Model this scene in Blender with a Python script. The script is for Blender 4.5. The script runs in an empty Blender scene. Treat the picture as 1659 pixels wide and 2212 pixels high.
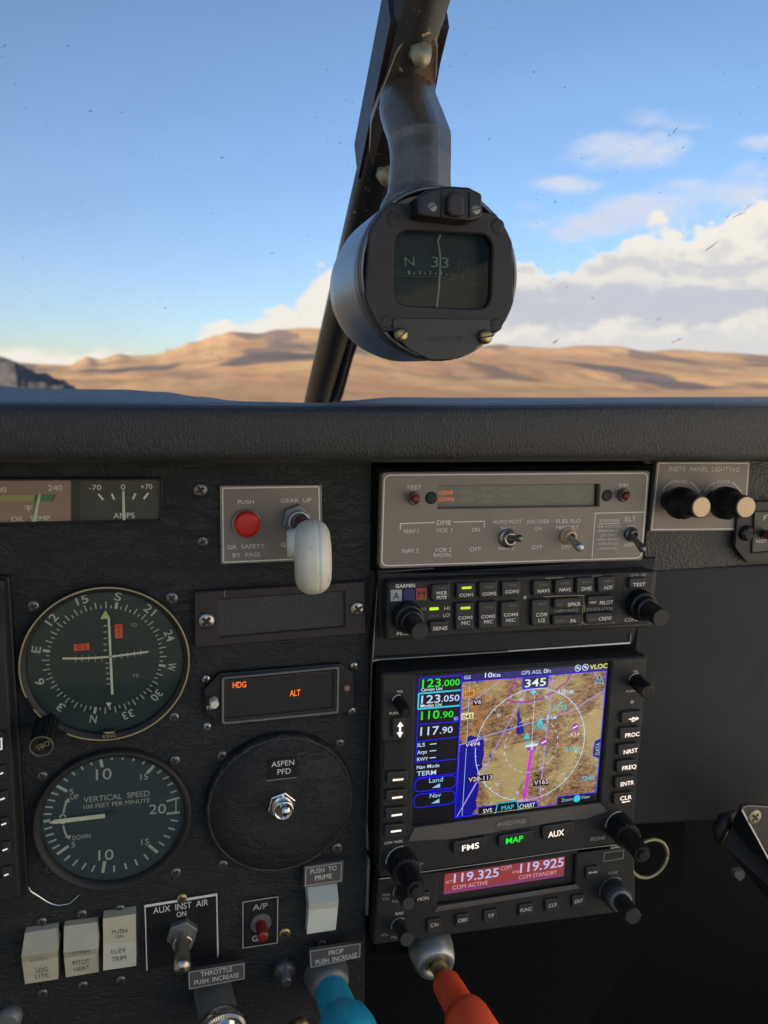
import bpy, math, random
from mathutils import Vector as V, noise as MN
R = math.radians
rnd = random.Random(7)
SC = bpy.context.scene
COL = SC.collection

# ------------------------------------------------------------------ camera, world, sun, exposure
YAW, PITCH, ROLL = R(15.81), R(10.21), R(-1.47)
FPX, CX, CY = 1661.0, 829.5, 1106.0          # focal length and centre for a 1659 x 2212 picture
EXPO = 1.35
SKY = 0.07
SUN_AZ, SUN_EL = R(220), R(14)               # azimuth clockwise from straight ahead

def _axes():
    cy, sy, ct, st = math.cos(YAW), math.sin(YAW), math.cos(PITCH), math.sin(PITCH)
    fw = V((sy * ct, st, cy * ct)); rt = V((cy, 0, -sy)); dn = fw.cross(rt)
    c, s = math.cos(ROLL), math.sin(ROLL)
    r2 = rt * c + dn * s; d2 = dn * c - rt * s
    t = lambda v: V((v.x, v.z, -v.y))         # (right, down, forward) -> world x, y forward, z up
    return t(r2), t(d2), t(fw)
RT, DN, FW = _axes()
from mathutils import Matrix
cam_d = bpy.data.cameras.new('camera'); cam = bpy.data.objects.new('camera', cam_d); COL.objects.link(cam)
cam.matrix_world = Matrix(((RT.x, -DN.x, -FW.x, 0), (RT.y, -DN.y, -FW.y, 0), (RT.z, -DN.z, -FW.z, 0), (0, 0, 0, 1)))
cam_d.sensor_fit = 'VERTICAL'; cam_d.sensor_height = 36.0; cam_d.sensor_width = 27.0
cam_d.lens = 36.0 * FPX / 2212.0
cam_d.clip_start = 0.01; cam_d.clip_end = 60000
cam_d.dof.use_dof = True; cam_d.dof.focus_distance = 0.40; cam_d.dof.aperture_fstop = 13.0
SC.camera = cam

def ray(px, py): return (RT * (px - CX) + DN * (py - CY) + FW * FPX).normalized()
def P(px, py, Y): d = ray(px, py); return d * (Y / d.y)
def lin(c):
    c = c / 255.0
    return c / 12.92 if c <= 0.04045 else ((c + 0.055) / 1.055) ** 2.4
def rgb(t): return (lin(t[0]), lin(t[1]), lin(t[2]), 1.0)
def grey(v): return (v, v, v, 1.0)

SC.view_settings.view_transform = 'Standard'; SC.view_settings.look = 'None'
SC.view_settings.gamma = 1.0; SC.view_settings.use_curve_mapping = False
SC.view_settings.exposure = EXPO
SC.cycles.max_bounces = 8; SC.cycles.transparent_max_bounces = 12
SC.cycles.caustics_reflective = False; SC.cycles.caustics_refractive = False
SC.cycles.use_denoising = True; SC.cycles.sample_clamp_indirect = 4.0

world = bpy.data.worlds.new("World"); SC.world = world; world.use_nodes = True
class G:
    """small helper to write node graphs"""
    def __init__(s, nt): s.nt = nt; s.n = nt.nodes; s.l = nt.links
    def node(s, t, **k):
        n = s.n.new(t)
        for a, b in k.items(): setattr(n, a, b)
        return n
    def put(s, sock, v):
        if v is None: return
        if isinstance(v, bpy.types.NodeSocket): s.l.new(v, sock)
        else: sock.default_value = v
    def m(s, op, a, b=None, c=None, clamp=False):
        n = s.node('ShaderNodeMath', operation=op, use_clamp=clamp)
        for i, v in enumerate((a, b, c)): s.put(n.inputs[i], v)
        return n.outputs[0]
    def vm(s, op, a, b=None):
        n = s.node('ShaderNodeVectorMath', operation=op); s.put(n.inputs[0], a); s.put(n.inputs[1], b)
        return n.outputs[0]
    def mix(s, f, a, b, t='MIX'):
        n = s.node('ShaderNodeMix', data_type='RGBA', blend_type=t)
        s.put(n.inputs[0], f); s.put(n.inputs[6], a); s.put(n.inputs[7], b); return n.outputs[2]
    def noise(s, vec, scale, detail=4, rough=.5, dist=0, dims='3D'):
        n = s.node('ShaderNodeTexNoise', noise_dimensions=dims)
        s.put(n.inputs['Vector'], vec); n.inputs['Scale'].default_value = scale; n.inputs['Detail'].default_value = detail
        n.inputs['Roughness'].default_value = rough; n.inputs['Distortion'].default_value = dist
        return n.outputs[0]
    def ss(s, x, a, b, lo=0., hi=1.):
        n = s.node('ShaderNodeMapRange', interpolation_type='SMOOTHSTEP')
        s.put(n.inputs[0], x)
        for i, v in enumerate((a, b, lo, hi)): n.inputs[i + 1].default_value = v
        return n.outputs[0]
    def xyz(s, vec):
        n = s.node('ShaderNodeSeparateXYZ'); s.put(n.inputs[0], vec); return n.outputs
    def com(s, x, y, z):
        n = s.node('ShaderNodeCombineXYZ')
        for i, v in enumerate((x, y, z)): s.put(n.inputs[i], v)
        return n.outputs[0]
    def curve(s, x, pts):
        n = s.node('ShaderNodeFloatCurve'); c = n.mapping.curves[0]
        while len(c.points) < len(pts): c.points.new(.5, .5)
        for p, (a, b) in zip(c.points, pts): p.location = (a, b); p.handle_type = 'AUTO'
        n.mapping.update(); s.put(n.inputs['Value'], x); return n.outputs[0]

def build_world():
    nt = world.node_tree; nt.nodes.clear(); g = G(nt)
    out = g.node('ShaderNodeOutputWorld'); bg = g.node('ShaderNodeBackground')
    sky = g.node('ShaderNodeTexSky', sky_type='NISHITA'); sky.sun_disc = False
    sky.sun_elevation = SUN_EL; sky.sun_rotation = SUN_AZ; sky.altitude = 1400; sky.dust_density = 0.6; sky.ozone_density = 2.0
    tc = g.node('ShaderNodeTexCoord'); x, y, z = g.xyz(tc.outputs['Generated'])
    ys = g.m('MAXIMUM', y, 0.05)
    u = g.m('DIVIDE', x, ys); v = g.m('DIVIDE', z, ys)      # direction as tangents, ahead of the aeroplane
    def uv(px, py): d = ray(px, py); return d.x / d.y, d.z / d.y
    U0, U1, V0, V1 = -.35, 1.15, -.1, .6
    nu = lambda a: (a - U0) / (U1 - U0); nv = lambda a: (a - V0) / (V1 - V0)
    top = [(-60, 752), (0, 745), (120, 752), (260, 758), (370, 757), (402, 745), (416, 722), (430, 690), (450, 672), (480, 664), (512, 678), (535, 682), (565, 668), (600, 646), (636, 664),
           (654, 622), (690, 575), (760, 550), (900, 560), (1080, 585), (1120, 560), (1150, 550), (1190, 572), (1240, 552), (1290, 528), (1335, 525), (1380, 490), (1430, 468),
           (1480, 482), (1530, 468), (1580, 446), (1659, 415), (1760, 400), (1900, 420)]
    pts = [(nu(uv(*p)[0]), nv(uv(*p)[1])) for p in top]
    p2 = g.com(g.m('MULTIPLY', u, 1.0), g.m('MULTIPLY', v, 1.5), 0.0)
    n1 = g.noise(p2, 14, 6, .6); n2 = g.noise(p2, 5, 3, .5); n3 = g.noise(p2, 45, 4, .6)
    nn = g.m('ADD', g.m('MULTIPLY', g.m('SUBTRACT', n1, .5), .055), g.m('MULTIPLY', g.m('SUBTRACT', n3, .5), .022))
    B = g.curve(g.m('DIVIDE', g.m('SUBTRACT', u, U0), U1 - U0), pts)
    B = g.m('ADD', g.m('MULTIPLY', B, V1 - V0), V0)
    vt = g.node('ShaderNodeTexVoronoi', feature='SMOOTH_F1'); vt.inputs['Scale'].default_value = 26; vt.inputs['Smoothness'].default_value = .35; g.put(vt.inputs['Vector'], g.vm('ADD', p2, g.vm('MULTIPLY', g.com(n1, n3, 0.), (.035, .035, 0.))))
    vt2 = g.node('ShaderNodeTexVoronoi', feature='SMOOTH_F1'); vt2.inputs['Scale'].default_value = 60; vt2.inputs['Smoothness'].default_value = .3; g.put(vt2.inputs['Vector'], p2)
    nn = g.m('ADD', nn, g.m('ADD', g.m('MULTIPLY', g.m('SUBTRACT', .42, vt.outputs[0]), .032), g.m('MULTIPLY', g.m('SUBTRACT', .42, vt2.outputs[0]), .020)))
    nn = g.m('MULTIPLY', nn, g.ss(u, -.12, .0, .30, 1.15))
    dep = g.m('ADD', g.m('SUBTRACT', B, v), nn)            # >0 inside the bank
    bank = g.ss(dep, -.003, .013)
    low = g.ss(v, -.06, -.02); bank = g.m('MULTIPLY', bank, low)
    # shade in the bank: lit puffs over grey lavender bellies in long layers
    p3 = g.com(g.m('MULTIPLY', u, 2.0), g.m('MULTIPLY', v, 5.0), 3.0)
    n4 = g.noise(p3, 4.5, 6, .6); n5 = g.noise(g.com(g.m('MULTIPLY', u, 1.0), g.m('MULTIPLY', v, 1.7), 5.0), 20, 5, .6)
    ve = g.m('ADD', g.m('SUBTRACT', v, g.m('MULTIPLY', g.m('SUBTRACT', u, .6), .06)), g.m('ADD', g.m('MULTIPLY', g.m('SUBTRACT', n4, .5), .085), g.m('MULTIPLY', g.m('SUBTRACT', n5, .5), .05)))
    V2 = lambda py: (uv(1400, py)[1] + .02) / .25
    band = g.curve(g.m('DIVIDE', g.m('ADD', ve, .02), .25, clamp=True), sorted([(0.0, .5), (V2(745), .45), (V2(722), .12), (V2(704), .25), (V2(684), .9), (V2(640), .9), (V2(614), .2), (V2(600), .2), (V2(584), .7), (V2(568), .6), (V2(550), .1), (V2(505), .0), (1.0, .0)]))
    puff = g.m('MULTIPLY', g.ss(n5, .42, .62), .55)
    belly = g.m('MULTIPLY', .92, g.m('MULTIPLY', g.m('MAXIMUM', band, g.m('MULTIPLY', puff, g.ss(dep, .02, .06))), g.m('MULTIPLY', g.ss(u, .28, .42), g.ss(dep, .0, .03))))
    s = 1 / 2 ** EXPO / SKY
    cw = tuple(c * s for c in rgb((255, 246, 230))[:3]) + (1,)
    cg = tuple(c * s for c in rgb((193, 196, 209))[:3]) + (1,)
    ccol = g.mix(belly, cw, cg)
    # thin high cloud: soft stretched patches
    wis = None
    for (px, py, rx, ry, al) in [(1375, 322, 170, 44, .95), (1300, 345, 120, 30, .5), (1225, 400, 100, 24, .85), (1420, 255, 110, 22, .4), (1645, 305, 70, 26, .7), (1628, 372, 50, 26, .5),
                                 (1410, 455, 150, 62, 1.0), (1500, 430, 120, 50, .6), (1320, 485, 130, 34, .8), (1140, 446, 36, 16, .5), (1155, 488, 50, 15, .6), (1230, 505, 70, 22, .6), (1600, 430, 120, 60, .6)]:
        a, b = uv(px, py); a2, _ = uv(px + rx, py); _, b2 = uv(px, py - ry)
        dx = g.m('DIVIDE', g.m('SUBTRACT', u, a), a2 - a); dy = g.m('DIVIDE', g.m('SUBTRACT', v, b), b2 - b)
        dy = g.m('ADD', dy, g.m('MULTIPLY', dx, -.25))
        d = g.m('ADD', g.m('MULTIPLY', dx, dx), g.m('MULTIPLY', dy, dy))
        e = g.m('MULTIPLY', g.m('SUBTRACT', 1.0, d), al)
        wis = e if wis is None else g.m('MAXIMUM', wis, e)
    nw = g.noise(g.com(g.m('MULTIPLY', u, 3.0), g.m('ADD', g.m('MULTIPLY', v, 9.0), g.m('MULTIPLY', u, -2.0)), 1.0), 3.2, 6, .62)
    wm = g.ss(g.m('ADD', wis, g.m('MULTIPLY', g.m('SUBTRACT', nw, .5), 2.6)), -.05, 1.15)
    wm = g.m('MULTIPLY', g.m('MULTIPLY', wm, .85), g.ss(wis, -.9, .1))
    wcol = tuple(c * s for c in rgb((226, 228, 240))[:3]) + (1,)
    tint = g.mix(1.0, sky.outputs[0], g.mix(g.ss(v, -.05, .42), (.61, .665, .83, 1), (.82, .90, .98, 1)), 'MULTIPLY')
    c1 = g.mix(wm, tint, wcol)
    c2 = g.mix(g.m('MULTIPLY', bank, .97), c1, ccol)
    fwd = g.ss(y, .08, .2)
    g.l.new(g.mix(fwd, tint, c2), bg.inputs[0]); bg.inputs[1].default_value = SKY
    g.l.new(bg.outputs[0], out.inputs[0])
build_world()

sun_d = bpy.data.lights.new('sun', 'SUN'); sun = bpy.data.objects.new('sun', sun_d); COL.objects.link(sun)
sun_d.energy = 4.8; sun_d.angle = R(.5); sun_d.color = (1.0, .83, .64)
sdir = V((math.sin(SUN_AZ) * math.cos(SUN_EL), math.cos(SUN_AZ) * math.cos(SUN_EL), math.sin(SUN_EL)))   # towards the sun
sun.rotation_euler = sdir.to_track_quat('Z', 'Y').to_euler()

# ------------------------------------------------------------------ materials
MATS = {}
def mat(name, col, rough=.5, metal=0., bump=None, var=.12, vscale=60., coat=0., spec=.5, wear=None):
    """principled surface; bump=(kind, scale, strength, stretch xyz); wear=(colour, amount, scale)"""
    m = bpy.data.materials.new(name); m.use_nodes = True; MATS[name] = m
    g = G(m.node_tree); b = m.node_tree.nodes['Principled BSDF']
    tc = g.node('ShaderNodeTexCoord'); ob = tc.outputs['Object']
    base = rgb(col) if max(col) > 1 else tuple(col) + (1,)
    n = g.noise(ob, vscale, 5, .6)
    f = g.m('ADD', g.m('MULTIPLY', g.m('SUBTRACT', n, .5), 2 * var), 1.0)
    c = g.mix(1.0, base, g.com(f, f, f), 'MULTIPLY')
    if wear:
        w = g.ss(g.noise(ob, wear[2], 6, .65), .72 - wear[1], .78 - wear[1])
        c = g.mix(w, c, rgb(wear[0]))
    g.put(b.inputs['Base Color'], c)
    nr = g.noise(ob, vscale * 2.3, 4, .6)
    g.put(b.inputs['Roughness'], g.m('ADD', rough - .06, g.m('MULTIPLY', nr, .14), clamp=True))
    b.inputs['Metallic'].default_value = metal
    b.inputs['Specular IOR Level'].default_value = spec
    if coat: b.inputs['Coat Weight'].default_value = coat; b.inputs['Coat Roughness'].default_value = .08
    if bump:
        kind, sc, st, stretch = bump
        mp = g.node('ShaderNodeMapping'); mp.inputs['Scale'].default_value = stretch; g.put(mp.inputs[0], ob)
        if kind == 'vor':
            t = g.node('ShaderNodeTexVoronoi', feature='F1', distance='EUCLIDEAN'); t.inputs['Scale'].default_value = sc; g.put(t.inputs['Vector'], g.vm('ADD', mp.outputs[0], g.vm('MULTIPLY', g.com(g.noise(ob, sc * .6, 2), g.noise(ob, sc * .5, 2), 0.), (.0022, .0022, .0022))))
            h = t.outputs[0]
        elif kind == 'crack':
            t = g.node('ShaderNodeTexVoronoi', feature='DISTANCE_TO_EDGE'); t.inputs['Scale'].default_value = sc; g.put(t.inputs['Vector'], mp.outputs[0])
            h = g.m('ADD', g.ss(t.outputs[0], 0., .25), g.m('MULTIPLY', g.noise(mp.outputs[0], sc * .35, 5, .6, .8), 1.6))
        elif kind == 'wrinkle':
            mp.inputs['Rotation'].default_value = (0, R(28), 0)
            t = g.node('ShaderNodeTexVoronoi', feature='F1'); t.inputs['Scale'].default_value = 900; g.put(t.inputs['Vector'], ob)
            n5 = g.noise(mp.outputs[0], sc * .5, 5, .62, 1.2); w5 = g.m('ABSOLUTE', g.m('SUBTRACT', n5, .5))
            h = g.m('ADD', g.m('MULTIPLY', g.ss(w5, 0., .10), .9), g.m('ADD', g.m('MULTIPLY', g.noise(mp.outputs[0], sc * 3, 6, .7, .6), 1.3), g.m('MULTIPLY', t.outputs[0], .35)))
        else:
            h = g.noise(mp.outputs[0], sc, 6, .6, .6)
        bn = g.node('ShaderNodeBump'); bn.inputs['Strength'].default_value = st; bn.inputs['Distance'].default_value = .0008
        g.put(bn.inputs['Height'], h); g.put(b.inputs['Normal'], bn.outputs[0])
    return m

_em = {}
def emi(col, k=1.0):
    key = (col, k)
    if key in _em: return _em[key]
    m = bpy.data.materials.new('lit_%d_%d_%d' % col); m.use_nodes = True; nt = m.node_tree; b = nt.nodes['Principled BSDF']
    b.inputs['Base Color'].default_value = (.01, .01, .01, 1); b.inputs['Roughness'].default_value = .25
    b.inputs['Emission Color'].default_value = rgb(col); b.inputs['Emission Strength'].default_value = k / 2 ** EXPO
    _em[key] = m; return m

leather = mat('black_leather', (.023, .026, .027), .46, bump=('wrinkle', 120, .65, (1, 1, 2.2)), var=.3, vscale=25, spec=.35, wear=((74, 72, 68), .02, 480))
leather2 = mat('grained_vinyl', (.05, .05, .045), .5, bump=('vor', 520, .75, (1, 1, 1)), var=.15, spec=.4)
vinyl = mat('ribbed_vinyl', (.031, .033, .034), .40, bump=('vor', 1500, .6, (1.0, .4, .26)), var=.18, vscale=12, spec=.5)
smooth = mat('dark_paint', (.018, .022, .027), .6, bump=('n', 900, .25, (1, 1, 1)), var=.16, vscale=20, spec=.3, wear=((84, 86, 88), .015, 520))
blackp = mat('black_plastic', (.016, .017, .018), .42, bump=('n', 1500, .15, (1, 1, 1)), var=.15, spec=.4)
bezelp = mat('bezel_plastic', (.026, .027, .027), .5, bump=('n', 1500, .2, (1, 1, 1)), var=.18, spec=.35, wear=((70, 70, 70), .015, 620))
bezelg = mat('grey_bezel', (.11, .105, .097), .45, bump=('n', 1500, .15, (1, 1, 1)), var=.1)
button = mat('button_rubber', (.030, .032, .033), .48, bump=('n', 1800, .15, (1, 1, 1)), var=.1, spec=.4)
knobm = mat('knob_plastic', (.013, .014, .015), .36, var=.15, spec=.45)
crinkle = mat('crinkle_paint', (.035, .04, .046), .34, bump=('n', 900, 1.0, (1, 1, 1.2)), var=.1, spec=.6)
satin = mat('satin_brown_black', (.038, .032, .033), .45, var=.12, spec=.35)
tan = mat('taupe_plate', (.255, .215, .175), .42, bump=('n', 700, .12, (8, 1, 1)), var=.07, vscale=40, wear=((60, 45, 35), .005, 160))
tanl = mat('taupe_placard', (.10, .095, .09), .5, var=.1)
white = mat('white_print', (.84, .82, .74), .6, var=.06)
whitel = mat('bright_print', (.80, .80, .78), .6, var=.05)
grey_t = mat('faded_print', (.40, .41, .39), .6, var=.15)
dark_t = mat('dark_print', (.016, .016, .016), .6)
cream = mat('cream_plastic', (.80, .79, .66), .38, var=.08, vscale=120, wear=((88, 78, 60), .075, 420))
ivory = mat('ivory_rocker', (.60, .58, .43), .42, var=.14, vscale=140, wear=((90, 82, 62), .03, 420))
mint = mat('mint_rocker', (.80, .84, .73), .42, var=.08, wear=((90, 88, 76), .02, 420))
lume = mat('cream_paint', (.66, .66, .50), .6, var=.05)
lumeg = mat('grey_green_paint', (.46, .50, .42), .6, var=.08)
gold = mat('gold_paint_and_glint', (.42, .35, .18), .45, var=.15)
red = mat('red_plastic', (.74, .025, .02), .32, var=.05, spec=.5)
redd = mat('dark_red_plastic', (.22, .02, .02), .3)
orange = mat('red_orange_knob', (.92, .11, .035), .40, bump=('n', 800, .2, (1, 1, 1)), var=.16, wear=((150, 70, 52), .045, 170))
blue = mat('blue_knob', (.025, .46, .68), .40, bump=('n', 800, .2, (1, 1, 1)), var=.16, wear=((30, 110, 140), .045, 170))
steel = mat('steel', (.50, .47, .42), .3, 1., var=.12, bump=('n', 900, .1, (1, 1, 1)))
dsteel = mat('blackened_steel', (.19, .19, .185), .33, .8, var=.2)
alu = mat('aluminium', (.50, .53, .54), .42, .85, var=.12, bump=('n', 900, .12, (1, 1, 1)))
dalu = mat('dull_aluminium', (.22, .24, .24), .5, .6, var=.2)
chrome = mat('chrome', (.75, .75, .74), .14, 1., var=.05)
brass = mat('brass', (.46, .35, .16), .38, 1., var=.2)
goldcap = mat('gold_cap', (.62, .47, .28), .42, .35, var=.12, vscale=150)
acorn = mat('cadmium_nut', (.36, .33, .20), .42, .6, var=.18, vscale=180)
postm = mat('black_tube_paint', (.030, .029, .028), .36, .25, var=.25, vscale=60, wear=((190, 170, 130), .10, 170), spec=.6)
armm = mat('grey_cast_arm', (.27, .21, .155), .28, .8, var=.3, vscale=220, bump=('n', 1400, .18, (1, 1, 1)))
bodym = mat('compass_body', (.28, .31, .36), .34, .75, var=.1, bump=('n', 1200, .1, (1, 1, 1)), wear=((150, 120, 90), .02, 260))
facem = mat('compass_face', (.034, .030, .031), .5, var=.1, spec=.35)
namem = mat('compass_nameplate', (.028, .032, .029), .45, var=.1)
dialv = mat('teal_dial', (.011, .034, .033), .45, var=.15)
dials = mat('slate_dial', (.036, .057, .066), .5, var=.06)
oilface = mat('pink_glare_gauge_face', (.36, .225, .165), .5, var=.12, vscale=18)  # lightened to a pinkish tan for the reflection on its glass
ampface = mat('dark_brown_green_glare_face', (.042, .045, .035), .5, var=.15, vscale=25)  # brown face, greened for the reflection on its glass
greenp = mat('green_arc_paint', (.06, .22, .07), .5)
yellowp = mat('yellow_arc_paint', (.42, .36, .12), .5)
olive = mat('olive_print', (.14, .16, .09), .6, var=.1)
lcd = mat('lcd_grey_green', (.16, .165, .125), .35, var=.12, vscale=30)
lcdt = mat('lcd_faint_print', (.36, .35, .28), .5)
pink = mat('pink_lens', (.34, .22, .17), .35)
wirem = mat('bare_wire', (.8, .85, .85), .2, 1.)
bowlm = mat('compass_bowl', (.010, .014, .011), .4)
void = mat('dark_void', (.005, .006, .007), .8, spec=.1)  # shade of the empty space behind the panels, put into the colour
rustm = mat('brown_bracket', (.06, .05, .047), .55, var=.15, spec=.3)
rockerwhite = mint

def glass_mat(name, tint, gloss):
    m = bpy.data.materials.new(name); m.use_nodes = True; g = G(m.node_tree); m.node_tree.nodes.clear()
    o = g.node('ShaderNodeOutputMaterial'); t = g.node('ShaderNodeBsdfTransparent'); t.inputs[0].default_value = tint + (1,)
    gl = g.node('ShaderNodeBsdfGlossy'); gl.inputs['Roughness'].default_value = .03
    lw = g.node('ShaderNodeLayerWeight'); lw.inputs[0].default_value = .25
    f = g.m('ADD', g.m('MULTIPLY', g.m('POWER', lw.outputs['Facing'], 3.0), .5), gloss)
    mx = g.node('ShaderNodeMixShader'); g.put(mx.inputs[0], f); g.l.new(t.outputs[0], mx.inputs[1]); g.l.new(gl.outputs[0], mx.inputs[2])
    g.l.new(mx.outputs[0], o.inputs[0]); return m
glass = glass_mat('instrument_glass', (.95, .97, .96), .026)
cglass = glass_mat('compass_glass', (.62, .68, .62), .012)
rim_leather = mat('shiny_leather', (.022, .024, .026), .30, bump=('wrinkle', 150, .7, (1, 1, 1)), var=.2, spec=.6)
topv = mat('sky_lit_vinyl', (.075, .08, .09), .5, bump=('vor', 500, .8, (1, 1, 1)), var=.12, vscale=12, spec=.8)  # base made lighter and bluer than the roll for the sky's sheen

# ------------------------------------------------------------------ mesh building
class Pl:
    """a working plane: origin o, right r, up u; heights run along the normal towards the viewer"""
    def __init__(s, o, r, u): s.o = V(o); s.r = V(r).normalized(); s.u = V(u).normalized(); s.n = s.r.cross(s.u).normalized()
    def pt(s, px, h=0.):
        d = ray(*px); o = s.o + s.n * h
        q = d * (o.dot(s.n) / d.dot(s.n)) - s.o
        return q.dot(s.r), q.dot(s.u)
    def to3(s, a, b, h): return s.o + s.r * a + s.u * b + s.n * h
K = .54861
def crop(ox, oy, sc): return lambda x, y: ((ox + x * sc) * K, (oy + y * sc) * K)
cA = crop(0, 1800, .4581); cB = crop(700, 1800, .4581); cC = crop(1400, 1800, .4822); cD = crop(2200, 1780, .4967)
cE = crop(0, 2800, .4581); cF = crop(700, 2700, .4581); cG = crop(0, 3400, .4581); cH = crop(700, 3400, .4581)
cI = crop(1420, 2500, .3616); cJ = crop(1900, 2560, .4219); cK = crop(1420, 3200, .4099); cL = crop(2050, 3200, .5871)
cM = crop(1200, 0, .5425); cN = crop(1150, 650, .57263); cR = crop(1420, 2200, .3496); cS = crop(2000, 2200, .4219)
cT = crop(2700, 1700, .27136); cU = crop(0, 2250, .6557); cV = crop(1400, 3250, .3014); cW = crop(2250, 3150, .4665)
cX = lambda x, y: (x, y)
YP = .372
PANEL = Pl((0, YP, 0), (1, 0, 0), (0, 0, 1))

def area(p): return .5 * sum(p[i][0] * p[(i + 1) % len(p)][1] - p[(i + 1) % len(p)][0] * p[i][1] for i in range(len(p)))
def ccw(p): return list(p) if area(p) > 0 else list(reversed(p))
def rounded(p, r, k=5):
    if r <= 0: return list(p)
    out = []; n = len(p)
    for i in range(n):
        a, b, c = V(p[i - 1]), V(p[i]), V(p[(i + 1) % n])
        u, w = (a - b), (c - b); lu, lw = u.length, w.length
        if lu < 1e-9 or lw < 1e-9: out.append(tuple(b)); continue
        u /= lu; w /= lw
        ang = math.acos(max(-1, min(1, u.dot(w)))); t = min(r / math.tan(ang / 2), lu * .49, lw * .49)
        p0, p1 = b + u * t, b + w * t
        for j in range(k + 1):
            s = j / k; q = (p0 * (1 - s) + b * s) * (1 - s) + (b * (1 - s) + p1 * s) * s
            out.append((q.x, q.y))
    return out
def inset(p, d):
    out = []; n = len(p)
    for i in range(n):
        a, b, c = V(p[i - 1]), V(p[i]), V(p[(i + 1) % n])
        e1, e2 = (b - a), (c - b)
        if e1.length < 1e-9 or e2.length < 1e-9: out.append(tuple(b)); continue
        e1.normalize(); e2.normalize()
        n1, n2 = V((-e1.y, e1.x)), V((-e2.y, e2.x)); m = n1 + n2
        if m.length < 1e-6: m = n1
        m = m / max(.35, m.length_squared) * 2
        q = b + m * d; out.append((q.x, q.y))
    return out

_txt = {}
def glyphs(s, off):
    key = (s, off)
    if key not in _txt:
        cu = bpy.data.curves.new('t', 'FONT'); cu.body = s; cu.size = 1.0; cu.offset = off; cu.resolution_u = 3
        ob = bpy.data.objects.new('t', cu); COL.objects.link(ob)
        dg = bpy.context.evaluated_depsgraph_get(); me = bpy.data.meshes.new_from_object(ob.evaluated_get(dg))
        vs = [(v.co.x, v.co.y) for v in me.vertices]; fs = [tuple(f.vertices) for f in me.polygons]
        bpy.data.objects.remove(ob); bpy.data.curves.remove(cu); bpy.data.meshes.remove(me)
        x0 = min(v[0] for v in vs); x1 = max(v[0] for v in vs)
        _txt[key] = ([((x - x0) / (x1 - x0), y / .73) for x, y in vs], fs)
    return _txt[key]

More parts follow.
